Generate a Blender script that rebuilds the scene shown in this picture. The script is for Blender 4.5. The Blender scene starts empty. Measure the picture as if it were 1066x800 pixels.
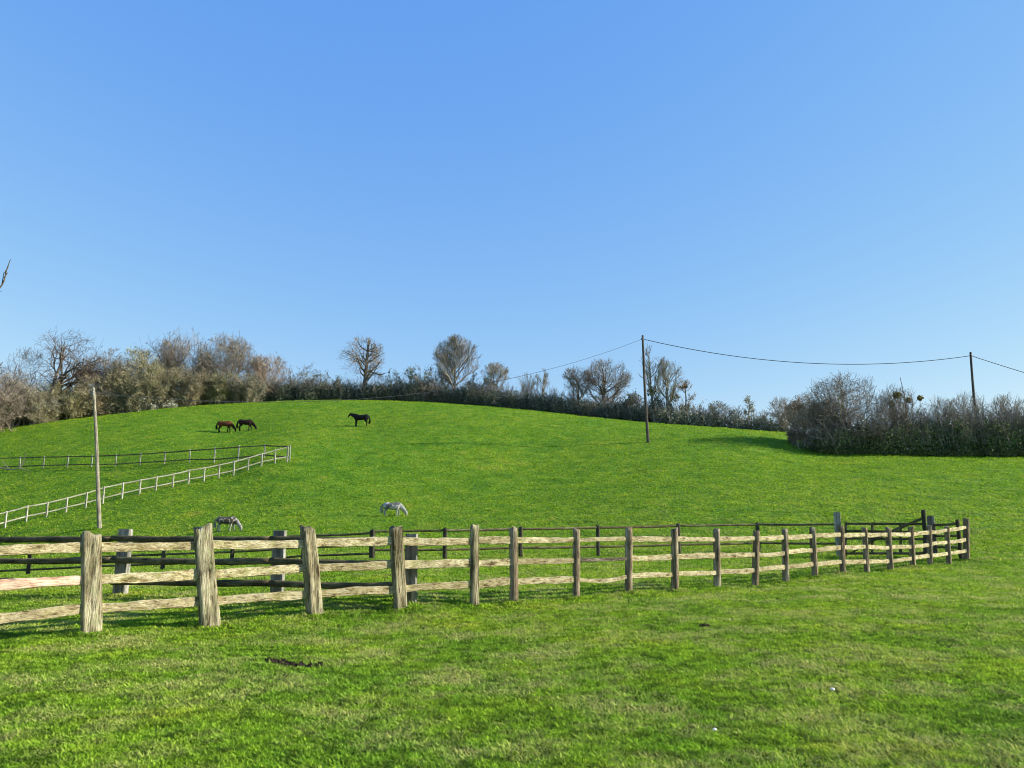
import bpy, bmesh, math, random
import numpy as np
from mathutils import Vector, Matrix
R = math.radians
scene = bpy.context.scene

# ---------- camera, sky, sun, exposure ----------
cam_d = bpy.data.cameras.new('camera'); cam = bpy.data.objects.new('camera', cam_d)
scene.collection.objects.link(cam); scene.camera = cam
cam_d.sensor_width = 36; cam_d.lens = 36 * 770.0 / 1066.0
cam_d.clip_start = .05; cam_d.clip_end = 20000
cam.location = (0, 0, 1.55)
cam.rotation_euler = (R(90) + math.atan(135.0 / 770.0), 0, 0)
SUN_EL, SUN_AZ = 24.0, 91.5            # azimuth: clockwise from +Y (view direction is +Y)
w = bpy.data.worlds.new('World'); scene.world = w; w.use_nodes = True
nt = w.node_tree; bg = nt.nodes['Background']
sky = nt.nodes.new('ShaderNodeTexSky'); sky.sky_type = 'NISHITA'; sky.sun_disc = False
sky.sun_elevation = R(SUN_EL); sky.sun_rotation = R(SUN_AZ)
sky.air_density = 1.0; sky.dust_density = .0; sky.ozone_density = 3.6; sky.altitude = 100
sep = nt.nodes.new('ShaderNodeSeparateColor'); cmb = nt.nodes.new('ShaderNodeCombineColor'); nt.links.new(sky.outputs[0], sep.inputs[0])
for ch, (gain, pw) in enumerate(((.81, .92), (1.22, .59), (2.95, .12))):          # clear spring air: an even blue that pales gently to the horizon
    a = nt.nodes.new('ShaderNodeMath'); a.operation = 'POWER'; a.inputs[1].default_value = pw; nt.links.new(sep.outputs[ch], a.inputs[0])
    b = nt.nodes.new('ShaderNodeMath'); b.operation = 'MULTIPLY'; b.inputs[1].default_value = gain; nt.links.new(a.outputs[0], b.inputs[0]); nt.links.new(b.outputs[0], cmb.inputs[ch])
nt.links.new(cmb.outputs[0], bg.inputs[0]); bg.inputs[1].default_value = .135
sd = bpy.data.lights.new('sun', 'SUN'); sd.energy = 4.8; sd.angle = R(.5); sd.color = (1, .93, .82)
sun = bpy.data.objects.new('sun', sd); scene.collection.objects.link(sun)
to_sun = Vector((math.sin(R(SUN_AZ)) * math.cos(R(SUN_EL)), math.cos(R(SUN_AZ)) * math.cos(R(SUN_EL)), math.sin(R(SUN_EL))))
sun.rotation_euler = to_sun.to_track_quat('Z', 'Y').to_euler()
vs = scene.view_settings; vs.view_transform = 'Standard'; vs.look = 'None'; vs.gamma = 1; vs.use_curve_mapping = False
vs.exposure = .95
scene.cycles.pixel_filter_type = 'BLACKMAN_HARRIS'; scene.cycles.filter_width = 1.05
# ---------- camera model (used to place things at their real distances) ----------
F, CX, CY, EYE = 770.0, 533.0, 400.0, 1.55
PITCH = math.atan(135.0 / F)
def ray(px, py):
    x, y = (px - CX) / F, (CY - py) / F
    c, s = math.cos(PITCH), math.sin(PITCH)
    return x / (c - y * s), (s + y * c) / (c - y * s)      # X/Y and (Z-EYE)/Y
def at(px, py, Y):
    u, v = ray(px, py)
    return Vector((u * Y, Y, EYE + v * Y))
def proj(X, Y, Z):
    c, s = math.cos(PITCH), math.sin(PITCH)
    z = Z - EYE
    d = Y * c + z * s
    return CX + F * X / d, CY - F * (-Y * s + z * c) / d

# ---------- terrain: a smooth height field through surveyed points ----------
FRONT = [  # top x, top y, base x, base y, width px, kind
    (-72, 556, -70, 684, 26, 's'), (95, 556, 95, 662, 22, 's'), (211, 548, 219, 655, 23, 's'), (320, 549, 328, 641, 17, 's'),
    (412, 549, 417, 636, 15, 's'), (494, 547, 494, 633, 10.5, 's'), (534.5, 550, 535, 629, 9, 'r'),
    (600, 551, 600, 624, 8.2, 'r'), (654.5, 550, 654.5, 617.5, 8, 'r'), (702, 550.5, 703, 615.5, 8, 'r'),
    (746, 551, 747, 613.5, 7.5, 'r'), (787.5, 553, 786, 612, 7, 'r'), (817, 551, 818, 606.5, 6.6, 'r'),
    (845.5, 549.5, 848.5, 601.5, 6.3, 'r'), (875.5, 547.5, 877.5, 598, 6.2, 'r'), (900, 549.5, 902.5, 597.5, 5.8, 'r'),
    (924.5, 549.5, 927, 595, 5.8, 'r'), (948, 548.5, 950.5, 591.5, 5.6, 'r'), (967, 547.5, 968.5, 590, 5.4, 'r'),
    (985.5, 548.5, 988, 588.5, 5, 'r'), (1005.5, 540, 1006.5, 584.5, 6, 'r')]
_b = np.array([(p[2], p[3]) for p in FRONT], float)
_y = np.array([-EYE / ray(a, b)[1] for a, b in _b])
FRONT_Y = np.polyval(np.polyfit(_b[:, 0], np.log(_y), 4), _b[:, 0])
FRONT_Y = np.exp(FRONT_Y)
WHITE = [(5,549.5),(27,543.5),(48,539.6),(68.5,534.5),(89,529),(107,523),(127,518.6),(145,515),(162,512),(179.5,508.5),(196,504.5),
         (212,502),(227.5,498.5),(243,495),(258,491),(272,486.8),(286,482.8),(299,479.3)]
WHITE = [(-37,560.5),(-16,555)] + WHITE
UPPER = [(-30,489),(-5,488.5),(20,488),(45,487.6),(70,487.2),(95,487),(120,486.3),(145.5,485.2),(171,483.7),(197,481.8),(223,479.9),(248,478.2),(275,477),(302,478.6)]
def white_Y(x): return 57.0 + (x - 5) / 297.0 * 11.0
def upper_Y(x): return 80.0 + (x - 20) / 282.0 * (-11.5)
CREST = [(-150,452,112),(0,445,115),(60,438,117),(100,434,118),(150,428,120),(200,423,122),(250,420,124),(300,418.3,125),(350,417.8,125),(400,419,125),
         (450,421.5,123),(500,425,120),(550,429,117),(600,434,113),(650,438,109),(700,442,105),(760,446,101),(800,448.5,98),(835,451,96)]
_c = []
for (tx, ty, bx, by, w, k), Y in zip(FRONT, FRONT_Y): p = at(bx, by, Y); _c.append(tuple(p))
for u in (-1.2, -.8, -.4, 0, .4, .8, 1.2):
    for Y in (1.0, 3.0, 5.0, 7.5): _c.append((u * Y, Y, 0.0))
def C(px, py, Y): _c.append(tuple(at(px, py, Y)))
for x, y in WHITE[::3]: C(x, y, white_Y(x))
for x, y in UPPER[::3]: C(x, y, upper_Y(x))
for px, py, Y in CREST:
    py += 2.4 if px < 640 else 3.6
    C(px, py, Y); p = at(px, py, Y)
    for k, dz in ((1.14, -.9), (1.4, -5), (2.2, -16), (6, -45), (16, -80)): _c.append((p.x * k, p.y * k, p.z + dz))
for t in [(105,550,51),(410,538,49),(238,553.5,45),(240,450,91),(375,444.5,89),(674,461,77),(29,599,26),(169,594,25.5),(241,590,25.5),
          (388,582,25),(463,583,25),(542,582,25.6),(623,579.5,26.6),(707,577,27.8),(790,574.5,29),(875,575,28.5),(965,580,26.5),
          (125,620,14.3),(288,623,13.2),(427,629,12.7),(-60,622,15.0),(-100,575,45),(-100,602,26),
          (850,472,76),(900,473,75),(960,474.5,74),(1020,475.5,73),(1066,476,72),(1160,478,71),
          (850,510,50),(960,520,45),(1066,520,45),(1160,520,45),(1066,560,31),(1160,565,30),
          (550,500,62),(450,480,70),(560,462,79),(720,490,60),(1066,640,11.5),(1160,640,11.5)]: C(*t)
for px in (860, 960, 1066, 1200):
    p = at(px, 472, 75)
    for k, dz in ((1.35, 2.0), (2.2, 0), (6, -25), (16, -60)): _c.append((p.x * k, p.y * k, p.z + dz))
_c = np.array(_c)
def _feat(X, Y):
    Y = np.maximum(Y, .7)
    return np.stack([2.2 * np.clip(X / Y, -1.5, 1.5), np.log(Y)], -1)
def _k(a, b):
    d2 = ((a[:, None, :] - b[None, :, :]) ** 2).sum(-1) + 1e-9
    return .5 * d2 * np.log(d2)
_cf = _feat(_c[:, 0], _c[:, 1]); _n = len(_cf)
_A = np.zeros((_n + 3, _n + 3)); _A[:_n, :_n] = _k(_cf, _cf) + 2e-4 * np.eye(_n)
_P = np.c_[np.ones(_n), _cf]; _A[:_n, _n:] = _P; _A[_n:, :_n] = _P.T
_wt = np.linalg.solve(_A, np.r_[_c[:, 2], 0, 0, 0])
def H(X, Y):
    X = np.atleast_1d(np.asarray(X, float)); Y = np.atleast_1d(np.asarray(Y, float))
    out = np.empty(X.shape[0])
    for i in range(0, len(X), 20000):
        f = _feat(X[i:i+20000], Y[i:i+20000])
        out[i:i+20000] = _k(f, _cf) @ _wt[:_n] + np.c_[np.ones(len(f)), f] @ _wt[_n:]
    out *= np.clip((Y - 1.0) / 3.0, 0, 1)
    # pasture unevenness
    g = np.clip((Y - 3) / 30, .15, 1)
    out += g * (.035 * np.sin(X * .9 + 1.3 * np.sin(Y * .31)) * np.sin(Y * .8 + .7 * np.sin(X * .4)) + .02 * np.sin(X * 2.3 + Y * .7) * np.sin(Y * 1.9 - X * .5))
    return out
def hz(X, Y): return float(H([X], [Y])[0])
def hit(px, py, Y0=3.0, Y1=130.0):
    u, v = ray(px, py)
    Ys = np.linspace(Y0, Y1, 1600); d = EYE + v * Ys - H(u * Ys, Ys)
    i = np.argmax(d < 0) if (d < 0).any() else 1599
    return Vector((u * Ys[i], Ys[i], EYE + v * Ys[i]))

# ---------- helpers ----------
COL = scene.collection
def mesh_obj(name, verts, faces, mat, parent=None, smooth=False, loc=None):
    me = bpy.data.meshes.new(name)
    if isinstance(verts, np.ndarray): verts = verts.tolist()
    if isinstance(faces, np.ndarray): faces = faces.tolist()
    me.from_pydata(verts, [], faces); me.update()
    if mat: me.materials.append(mat)
    if smooth: me.polygons.foreach_set('use_smooth', [True] * len(me.polygons))
    o = bpy.data.objects.new(name, me); COL.objects.link(o)
    if loc is not None: o.location = loc
    if parent: o.parent = parent
    return o
def tag(o, label=None, cat=None, group=None, kind=None):
    if label: o['label'] = label
    if cat: o['category'] = cat
    if group: o['group'] = group
    if kind: o['kind'] = kind
    return o
def empty(name, loc=(0, 0, 0), rz=0):
    o = bpy.data.objects.new(name, None); o.empty_display_size = .3
    COL.objects.link(o); o.location = loc; o.rotation_euler = (0, 0, rz); return o

class NB:                                   # small node helper
    def __init__(s, name):
        s.m = bpy.data.materials.new(name); s.m.use_nodes = True
        s.t = s.m.node_tree; s.bsdf = s.t.nodes['Principled BSDF']
    def n(s, kind, **kw):
        nd = s.t.nodes.new(kind)
        for k, v in kw.items():
            if k.startswith('i_'):
                key = k[2:]; nd.inputs[int(key) if key.isdigit() else key.replace('_', ' ')].default_value = v
            else: setattr(nd, k, v)
        return nd
    def l(s, a, b): s.t.links.new(a, b)
    def noise(s, vec, scale, detail=4, rough=.55):
        nd = s.n('ShaderNodeTexNoise'); nd.inputs['Scale'].default_value = scale
        nd.inputs['Detail'].default_value = detail; nd.inputs['Roughness'].default_value = rough
        if vec is not None: s.l(vec, nd.inputs['Vector'])
        return nd.outputs['Fac']
    def ramp(s, fac, stops, interp='LINEAR'):
        nd = s.n('ShaderNodeValToRGB'); cr = nd.color_ramp; cr.interpolation = interp
        while len(cr.elements) < len(stops): cr.elements.new(.5)
        for e, (p, c) in zip(cr.elements, stops): e.position = p; e.color = (*c, 1) if len(c) == 3 else c
        s.l(fac, nd.inputs[0]); return nd.outputs[0]
    def mix(s, fac, a, b, mode='MIX'):
        nd = s.n('ShaderNodeMix', data_type='RGBA', blend_type=mode)
        for v, i in ((fac, 0), (a, 6), (b, 7)):
            if hasattr(v, 'links'): s.l(v, nd.inputs[i])
            else: nd.inputs[i].default_value = v if i == 0 else (*v, 1)
        return nd.outputs[2]
    def math(s, op, a, b=0.0):
        nd = s.n('ShaderNodeMath', operation=op)
        for i, v in enumerate((a, b)):
            if hasattr(v, 'links'): s.l(v, nd.inputs[i])
            else: nd.inputs[i].default_value = v
        return nd.outputs[0]
    def mapping(s, vec, scale=(1, 1, 1)):
        nd = s.n('ShaderNodeMapping'); nd.inputs['Scale'].default_value = scale; s.l(vec, nd.inputs['Vector']); return nd
    def bump(s, h, strength=.5, dist=.02):
        nd = s.n('ShaderNodeBump'); nd.inputs['Strength'].default_value = strength; nd.inputs['Distance'].default_value = dist
        s.l(h, nd.inputs['Height']); s.l(nd.outputs[0], s.bsdf.inputs['Normal'])
    def base(s, c, rough=.85, spec=.2):
        if hasattr(c, 'links'): s.l(c, s.bsdf.inputs['Base Color'])
        else: s.bsdf.inputs['Base Color'].default_value = (*c, 1)
        s.bsdf.inputs['Roughness'].default_value = rough; s.bsdf.inputs['Specular IOR Level'].default_value = spec
        return s.m

def wood_mat(name, ramp, stretch, crack=.5, lichen=None, lichen_amt=.5, rough=.85):
    m = NB(name); tc = m.n('ShaderNodeTexCoord'); oi = m.n('ShaderNodeObjectInfo')
    off = m.n('ShaderNodeVectorMath', operation='ADD'); m.l(tc.outputs['Object'], off.inputs[0])
    sc = m.math('MULTIPLY', oi.outputs['Random'], 37.0); m.l(sc, off.inputs[1])
    mp = m.mapping(off.outputs[0], stretch)
    a = m.noise(mp.outputs[0], 1.0, 6, .65)
    col = m.ramp(a, ramp)
    b = m.noise(mp.outputs[0], 3.2, 5, .7)
    dark = m.ramp(b, [(.36, (crack,) * 3), (.5, (1, 1, 1))])
    col = m.mix(1.0, col, dark, 'MULTIPLY')
    blot = m.noise(off.outputs[0], 3.0, 5, .7)
    col = m.mix(1.0, col, m.ramp(blot, [(.3, (.62, .6, .58)), (.6, (1.08, 1.06, 1.0))]), 'MULTIPLY')
    if lichen:
        f = m.noise(off.outputs[0], 9.0, 6, .75)
        col = m.mix(m.ramp(f, [(.5, (0, 0, 0)), (.66, (lichen_amt,) * 3)]), col, lichen)
    var = m.ramp(oi.outputs['Random'], [(0, (.8, .78, .74)), (1, (1.1, 1.1, 1.1))])
    col = m.mix(1.0, col, var, 'MULTIPLY')
    h = m.math('ADD', m.math('MULTIPLY', b, 1.0), m.math('MULTIPLY', a, .6))
    m.bump(h, 1.0, .04)
    return m.base(col, rough, .15)
M_POST = wood_mat('weathered oak post', [(.35, (.06, .045, .025)), (.47, (.27, .235, .14)), (.62, (.58, .54, .36))], (14, 14, 1.5), .22, (.33, .36, .16), .5)
M_STAKE = wood_mat('weathered brown stake', [(.3, (.09, .06, .035)), (.5, (.26, .2, .13)), (.66, (.46, .42, .31))], (12, 12, 1.2), .35, (.3, .33, .18), .35)
M_RAIL = wood_mat('bleached split rail', [(.34, (.14, .1, .05)), (.43, (.5, .42, .23)), (.6, (.74, .67, .43))], (6, 17, 17), .33, (.33, .34, .1), .7)
M_RAILP = wood_mat('pinkish split rail', [(.28, (.3, .14, .09)), (.45, (.66, .42, .3)), (.65, (.82, .66, .5))], (3, 14, 14), .5)
M_RAILD = wood_mat('grey mottled split rail', [(.3, (.06, .045, .03)), (.5, (.22, .19, .14)), (.66, (.6, .56, .44))], (3, 14, 14), .4)
M_DARK = wood_mat('dark mossy timber', [(.3, (.035, .032, .016)), (.5, (.14, .12, .065)), (.7, (.3, .27, .15))], (2.5, 12, 12), .5, (.15, .17, .05), .5)
M_DARKP = wood_mat('dark timber upright', [(.3, (.03, .028, .018)), (.5, (.07, .065, .045)), (.7, (.16, .15, .1))], (10, 10, 1), .5, (.15, .17, .08), .4)
M_SQUARE = wood_mat('grey sawn post', [(.3, (.11, .11, .09)), (.5, (.26, .26, .22)), (.66, (.5, .5, .44))], (10, 10, 1), .55)
M_PALE = wood_mat('pale silvered rail', [(.3, (.28, .27, .21)), (.5, (.42, .41, .32)), (.66, (.55, .54, .44))], (1, 8, 8), .8)
M_PALEG = wood_mat('grey fence stake', [(.42, (.2, .2, .17)), (.5, (.34, .34, .3)), (.66, (.5, .5, .45))], (8, 8, 1), .8)
M_POLED = wood_mat('dark tarred pole timber', [(.3, (.05, .04, .04)), (.5, (.1, .085, .08)), (.7, (.2, .17, .15))], (8, 8, .4), .6)
M_POLE = wood_mat('old pole timber', [(.3, (.15, .13, .095)), (.5, (.26, .24, .18)), (.7, (.42, .4, .31))], (8, 8, .4), .6)
M_BARK = None
def bark(name, c0, c1, c2, sc=3):
    m = NB(name); tc = m.n('ShaderNodeTexCoord')
    a = m.noise(tc.outputs['Object'], sc, 5, .65)
    m.bump(a, .6, .05)
    return m.base(m.ramp(a, [(.32, c0), (.5, c1), (.68, c2)]), .9, .1)
M_BARK = bark('grey brown bark', (.055, .045, .035), (.13, .11, .085), (.24, .215, .17))
M_BARKL = bark('pale lichened bark', (.12, .11, .085), (.24, .22, .18), (.4, .38, .31))
M_TWIG = bark('grey brown twigs', (.13, .105, .08), (.23, .19, .15), (.34, .29, .235), 1)
M_TWIGD = bark('dark oak twigs', (.06, .045, .035), (.12, .095, .075), (.2, .165, .135), 1)
M_TWIGL = bark('pale grey twigs', (.19, .165, .125), (.31, .275, .215), (.43, .385, .31), 1)
M_TWIGP = bark('pinkish brown twigs', (.15, .12, .085), (.26, .215, .16), (.38, .32, .24), 1)
M_TWIGO = bark('olive budding twigs', (.17, .15, .085), (.3, .265, .155), (.44, .39, .25), 1)
M_TWIGB = bark('tan budding twigs', (.2, .145, .1), (.34, .26, .19), (.46, .37, .28), 1)
def leaf_mat(name, cols, trans=.25, rough=.6):
    m = NB(name); g = m.n('ShaderNodeNewGeometry'); tc = m.n('ShaderNodeTexCoord')
    c = m.ramp(g.outputs['Random Per Island'], [(i / max(1, len(cols) - 1), c) for i, c in enumerate(cols)])
    blot = m.noise(tc.outputs['Object'], .35, 3, .6)
    c = m.mix(1.0, c, m.ramp(blot, [(.35, (.7, .74, .8)), (.65, (1.2, 1.15, 1.05))]), 'MULTIPLY')
    m.base(c, rough, .25)
    tr = m.n('ShaderNodeBsdfTranslucent'); m.l(c, tr.inputs[0])
    mx = m.n('ShaderNodeMixShader'); mx.inputs[0].default_value = trans
    m.l(m.bsdf.outputs[0], mx.inputs[1]); m.l(tr.outputs[0], mx.inputs[2])
    m.l(mx.outputs[0], m.t.nodes['Material Output'].inputs[0]); return m.m
M_LEAF_DK = leaf_mat('dark evergreen leaves', [(.035, .05, .038), (.07, .095, .065), (.12, .15, .1), (.18, .21, .15)])
M_LEAF_MD = leaf_mat('ivy and bramble leaves', [(.06, .11, .03), (.14, .22, .06), (.25, .34, .11), (.38, .42, .2)])
M_LEAF_OL = leaf_mat('olive spring buds', [(.11, .115, .045), (.2, .195, .085), (.31, .29, .14), (.44, .41, .23)])
M_LEAF_BR = leaf_mat('brown dry leaves and buds', [(.12, .09, .055), (.21, .165, .105), (.31, .25, .165), (.42, .35, .25)])
M_LEAF_GY = leaf_mat('grey green leaves', [(.08, .1, .06), (.14, .17, .1), (.22, .25, .16), (.32, .35, .24)])
M_BLOSSOM = leaf_mat('white blackthorn blossom', [(.45, .48, .35), (.62, .64, .5), (.75, .76, .66)])
M_MISTLE = leaf_mat('mistletoe leaves', [(.09, .085, .02), (.17, .16, .04), (.26, .23, .07)])

# ---------- ground ----------
def grass_color(m, pos):
    big = m.noise(pos, .07, 4, .6); mid = m.noise(pos, .6, 5, .65); fine = m.noise(pos, 6.0, 4, .7)
    c = m.ramp(mid, [(.3, (.078, .185, .01)), (.45, (.112, .235, .013)), (.58, (.155, .275, .016)), (.72, (.235, .295, .035))])
    c = m.mix(1.0, c, m.ramp(big, [(.35, (.86, .95, .85)), (.65, (1.12, 1.04, 1.0))]), 'MULTIPLY')
    c = m.mix(1.0, c, m.ramp(fine, [(.38, (.35, .42, .32)), (.58, (1.35, 1.28, 1.28))]), 'MULTIPLY')
    return c
m = NB('pasture turf'); g = m.n('ShaderNodeNewGeometry'); pos = g.outputs['Position']
c = grass_color(m, pos)
mud = m.noise(pos, 1.7, 5, .7)
c = m.mix(m.ramp(mud, [(.64, (0, 0, 0)), (.7, (.7, .7, .7))]), c, (.07, .052, .028))
lump = m.n('ShaderNodeVectorMath', operation='MULTIPLY'); lump.inputs[1].default_value = (1, 2.2, 2.2); m.l(pos, lump.inputs[0])
h = m.math('ADD', m.math('MULTIPLY', m.noise(lump.outputs[0], 1.4, 5, .7), 1.2), m.math('MULTIPLY', m.noise(pos, 9, 4, .7), .4))
m.bump(h, 1.0, .28)
M_TURF = m.base(c, .9, .1)

nr, na = 620, 460
rad = np.exp(np.linspace(math.log(1.2), math.log(2600), nr)); ang = np.linspace(-R(50), R(50), na)
rr, aa = np.meshgrid(rad, ang, indexing='ij')
X = (rr * np.sin(aa)).ravel(); Y = (rr * np.cos(aa)).ravel(); Z = H(X, Y)
V = np.stack([X, Y, Z], -1)
i, j = np.meshgrid(np.arange(nr - 1), np.arange(na - 1), indexing='ij'); k = (i * na + j).ravel()
Fc = np.stack([k, k + 1, k + na + 1, k + na], -1)
# the rest of the land, behind and beside the camera, joins the fan's edges
nb = 60; ang2 = np.linspace(R(50), R(310), nb); base_n = len(V)
r2 = rad[::8]; r2 = np.append(r2, rad[-1]) if r2[-1] != rad[-1] else r2
idx = list(range(0, nr, 8)) + ([nr - 1] if (nr - 1) % 8 else [])
zl = Z.reshape(nr, na)
V2 = []
for ri in idx:
    for q, a in enumerate(ang2):
        t = q / (nb - 1); e0, e1 = zl[ri, -1], zl[ri, 0]
        s0 = max(0, 1 - t * 4); s1 = max(0, 1 - (1 - t) * 4)
        V2.append((rad[ri] * math.sin(a), rad[ri] * math.cos(a), e0 * s0 ** 1 + e1 * s1))
F2 = []
for a in range(len(idx) - 1):
    for q in range(nb - 1):
        k0 = base_n + a * nb + q; F2.append((k0, k0 + 1, k0 + nb + 1, k0 + nb))
V = np.vstack([V, np.array(V2)]); nV = len(V)
V = np.vstack([V, [[0, 0, 0]]])
F3 = [(nV, j + 1, j) for j in range(na - 1)] + [(nV, base_n + q + 1, base_n + q) for q in range(nb - 1)]
allF = Fc[:, ::-1].tolist() + [tuple(reversed(f)) for f in F2] + F3
ground = mesh_obj('ground', V, allF, M_TURF, smooth=True); tag(ground, kind='structure')
bmn = bmesh.new(); bmn.from_mesh(ground.data); bmesh.ops.recalc_face_normals(bmn, faces=bmn.faces)
if sum(f.normal.z for f in list(bmn.faces)[:5000]) < 0: bmesh.ops.reverse_faces(bmn, faces=bmn.faces)
bmn.to_mesh(ground.data); bmn.free()

# ---------- grass ----------
m = NB('grass blades'); g = m.n('ShaderNodeNewGeometry'); oi = m.n('ShaderNodeObjectInfo')
c = grass_color(m, g.outputs['Position'])
isl = g.outputs['Random Per Island']
c = m.mix(1.0, c, m.ramp(isl, [(0, (.4, .5, .35)), (.4, (1.25, 1.2, 1.0)), (.75, (1.8, 1.6, 1.3)), (1, (3.0, 2.4, 2.0))]), 'MULTIPLY')
dry = m.noise(g.outputs['Position'], .9, 4, .7)
sel = m.math('MULTIPLY', m.ramp(dry, [(.46, (.1,) * 3), (.66, (.8,) * 3)]), m.ramp(isl, [(.45, (0, 0, 0)), (.6, (1, 1, 1))]))
c = m.mix(m.math('MULTIPLY', sel, m.ramp(m.math('DIVIDE', m.n('ShaderNodeSeparateXYZ').outputs[1], 60.0), [(.25, (1, 1, 1)), (1, (.25, .25, .25))])), c, (.6, .54, .2)); m.l(g.outputs['Position'], m.t.nodes['Separate XYZ'].inputs[0])
tc = m.n('ShaderNodeTexCoord'); m.base(c, .75, .08)
tr = m.n('ShaderNodeBsdfTranslucent'); m.l(c, tr.inputs[0]); mx = m.n('ShaderNodeMixShader'); mx.inputs[0].default_value = .45
m.l(m.bsdf.outputs[0], mx.inputs[1]); m.l(tr.outputs[0], mx.inputs[2]); m.l(mx.outputs[0], m.t.nodes['Material Output'].inputs[0])
M_GRASS = m.m
protos = bpy.data.collections.new('grass_tufts')           # not linked to the scene: only instanced
rg = np.random.default_rng(5)
for q in range(6):
    vs_, fs_ = [], []
    for b in range(8):
        a = rg.uniform(0, 2 * math.pi); d = rg.uniform(0, .055); x0, y0 = d * math.cos(a), d * math.sin(a)
        la = rg.uniform(0, 2 * math.pi); hh = rg.uniform(.014, .036); lean = rg.uniform(.3, 1.5) * hh; wd = rg.uniform(.004, .0085)
        wx, wy = -math.sin(la) * wd, math.cos(la) * wd; n0 = len(vs_)
        for t, ww in ((0, 1), (.5, .85)):
            cx, cy, cz = x0 + math.cos(la) * lean * t * t, y0 + math.sin(la) * lean * t * t, hh * t
            vs_ += [(cx - wx * ww, cy - wy * ww, cz), (cx + wx * ww, cy + wy * ww, cz)]
        vs_.append((x0 + math.cos(la) * lean, y0 + math.sin(la) * lean, hh * .92))
        fs_ += [(n0, n0 + 1, n0 + 3, n0 + 2), (n0 + 2, n0 + 3, n0 + 4)]
    me = bpy.data.meshes.new('grass_tuft'); me.from_pydata(vs_, [], fs_); me.materials.append(M_GRASS)
    protos.objects.link(bpy.data.objects.new('grass_tuft', me))
def vnoise(x, y, seed):                                      # cheap smooth noise for density
    r_ = np.random.default_rng(seed); s = 0
    for o in range(5):
        kx, ky = r_.normal(0, 1, 2) * 1.6 ** o; s = s + np.sin(x * kx + y * ky + r_.uniform(0, 6.28)) / 1.25 ** o
    return s / 2.2
def scatter(N, Y0, Y1, s0, s1, p):
    t = rg.random(N); Ys = Y0 * (Y1 / Y0) ** (t ** p); us = rg.uniform(-.8, .8, N); Xs = us * Ys
    dens = .6 * vnoise(Xs * 2, Ys * 2, 3) + .8 * vnoise(Xs * 7, Ys * 7, 4)
    keep = rg.random(N) < np.clip(.9 + .6 * dens, .12, 1)
    mx_, my_ = MUD
    for (cx, cy, rx, ry) in zip(*[iter(MUDS)] * 4):
        keep &= ((Xs - cx) / rx) ** 2 + ((Ys - cy) / ry) ** 2 > rg.uniform(.7, 1.3, N)
    Xs, Ys, dens = Xs[keep], Ys[keep], dens[keep]
    sc = np.exp(np.log(s0) + (np.log(s1) - np.log(s0)) * np.log(Ys / Y0) / math.log(Y1 / Y0)) * rg.uniform(.6, 1.35, len(Xs)) * (1 + .12 * dens.clip(-1, 1.5))
    return np.stack([Xs, Ys, H(Xs, Ys) - .004], -1), sc
MUD = (0, 0); MUDS = []
for px, py, rx, ry in [(281, 686, .07, .05), (291, 687, .11, .06), (301, 689, .1, .07), (311, 689.5, .12, .06), (322, 690, .06, .04), (333, 688, .05, .03), (735, 655, .1, .06), (322, 641, .1, .06)]:
    p = at(px, py, 1); u, v = ray(px, py); Yg = -EYE / v; MUDS += [u * Yg, Yg, rx, ry]
P, S = [], []
for a in ((250000, 4.0, 13, .85, 1.1, 1.0), (120000, 13, 34, 1.1, 2.3, 1.0), (130000, 34, 128, 2.2, 3.8, .9)):
    p_, s_ = scatter(*a); P.append(p_); S.append(s_)
for (tx_, ty_, bx_, by_, wp_, kd_), Yp_ in zip(FRONT, FRONT_Y):          # longer grass left standing round the posts
    g0_ = at(bx_, by_, Yp_); a_ = rg.uniform(0, 6.283, 260); d_ = wp_ / F * Yp_ * .42 + np.abs(rg.normal(0, .07, 260)); x_ = g0_.x + np.cos(a_) * d_; y_ = Yp_ + np.sin(a_) * d_
    P.append(np.stack([x_, y_, H(x_, y_) - .004], -1)); S.append(rg.uniform(1.2, 2.4, 260))
P = np.vstack(P); S = np.concatenate(S)
me = bpy.data.meshes.new('grass'); me.vertices.add(len(P)); me.vertices.foreach_set('co', P.astype(np.float32).ravel())
at_ = me.attributes.new('tuft_scale', 'FLOAT', 'POINT'); at_.data.foreach_set('value', S.astype(np.float32))
grass = bpy.data.objects.new('grass', me); COL.objects.link(grass)
tag(grass, 'short green pasture grass with straw coloured flecks covering the field', 'grass', kind='stuff')
ng = bpy.data.node_groups.new('grass_scatter', 'GeometryNodeTree')
ng.interface.new_socket('Geometry', in_out='INPUT', socket_type='NodeSocketGeometry')
ng.interface.new_socket('Geometry', in_out='OUTPUT', socket_type='NodeSocketGeometry')
gi = ng.nodes.new('NodeGroupInput'); go = ng.nodes.new('NodeGroupOutput')
iop = ng.nodes.new('GeometryNodeInstanceOnPoints'); ci = ng.nodes.new('GeometryNodeCollectionInfo')
ci.inputs['Collection'].default_value = protos; ci.inputs['Separate Children'].default_value = True; ci.inputs['Reset Children'].default_value = True
na_ = ng.nodes.new('GeometryNodeInputNamedAttribute'); na_.data_type = 'FLOAT'; na_.inputs['Name'].default_value = 'tuft_scale'
rnd = ng.nodes.new('FunctionNodeRandomValue'); rnd.data_type = 'FLOAT_VECTOR'
rnd.inputs[0].default_value = (-.25, -.25, 0); rnd.inputs[1].default_value = (.25, .25, 6.283)
L = ng.links.new
L(gi.outputs[0], iop.inputs['Points']); L(ci.outputs[0], iop.inputs['Instance']); iop.inputs['Pick Instance'].default_value = True
L(rnd.outputs[0], iop.inputs['Rotation']); L(na_.outputs['Attribute'], iop.inputs['Scale']); L(iop.outputs[0], go.inputs[0])
md = grass.modifiers.new('scatter', 'NODES'); md.node_group = ng

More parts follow.
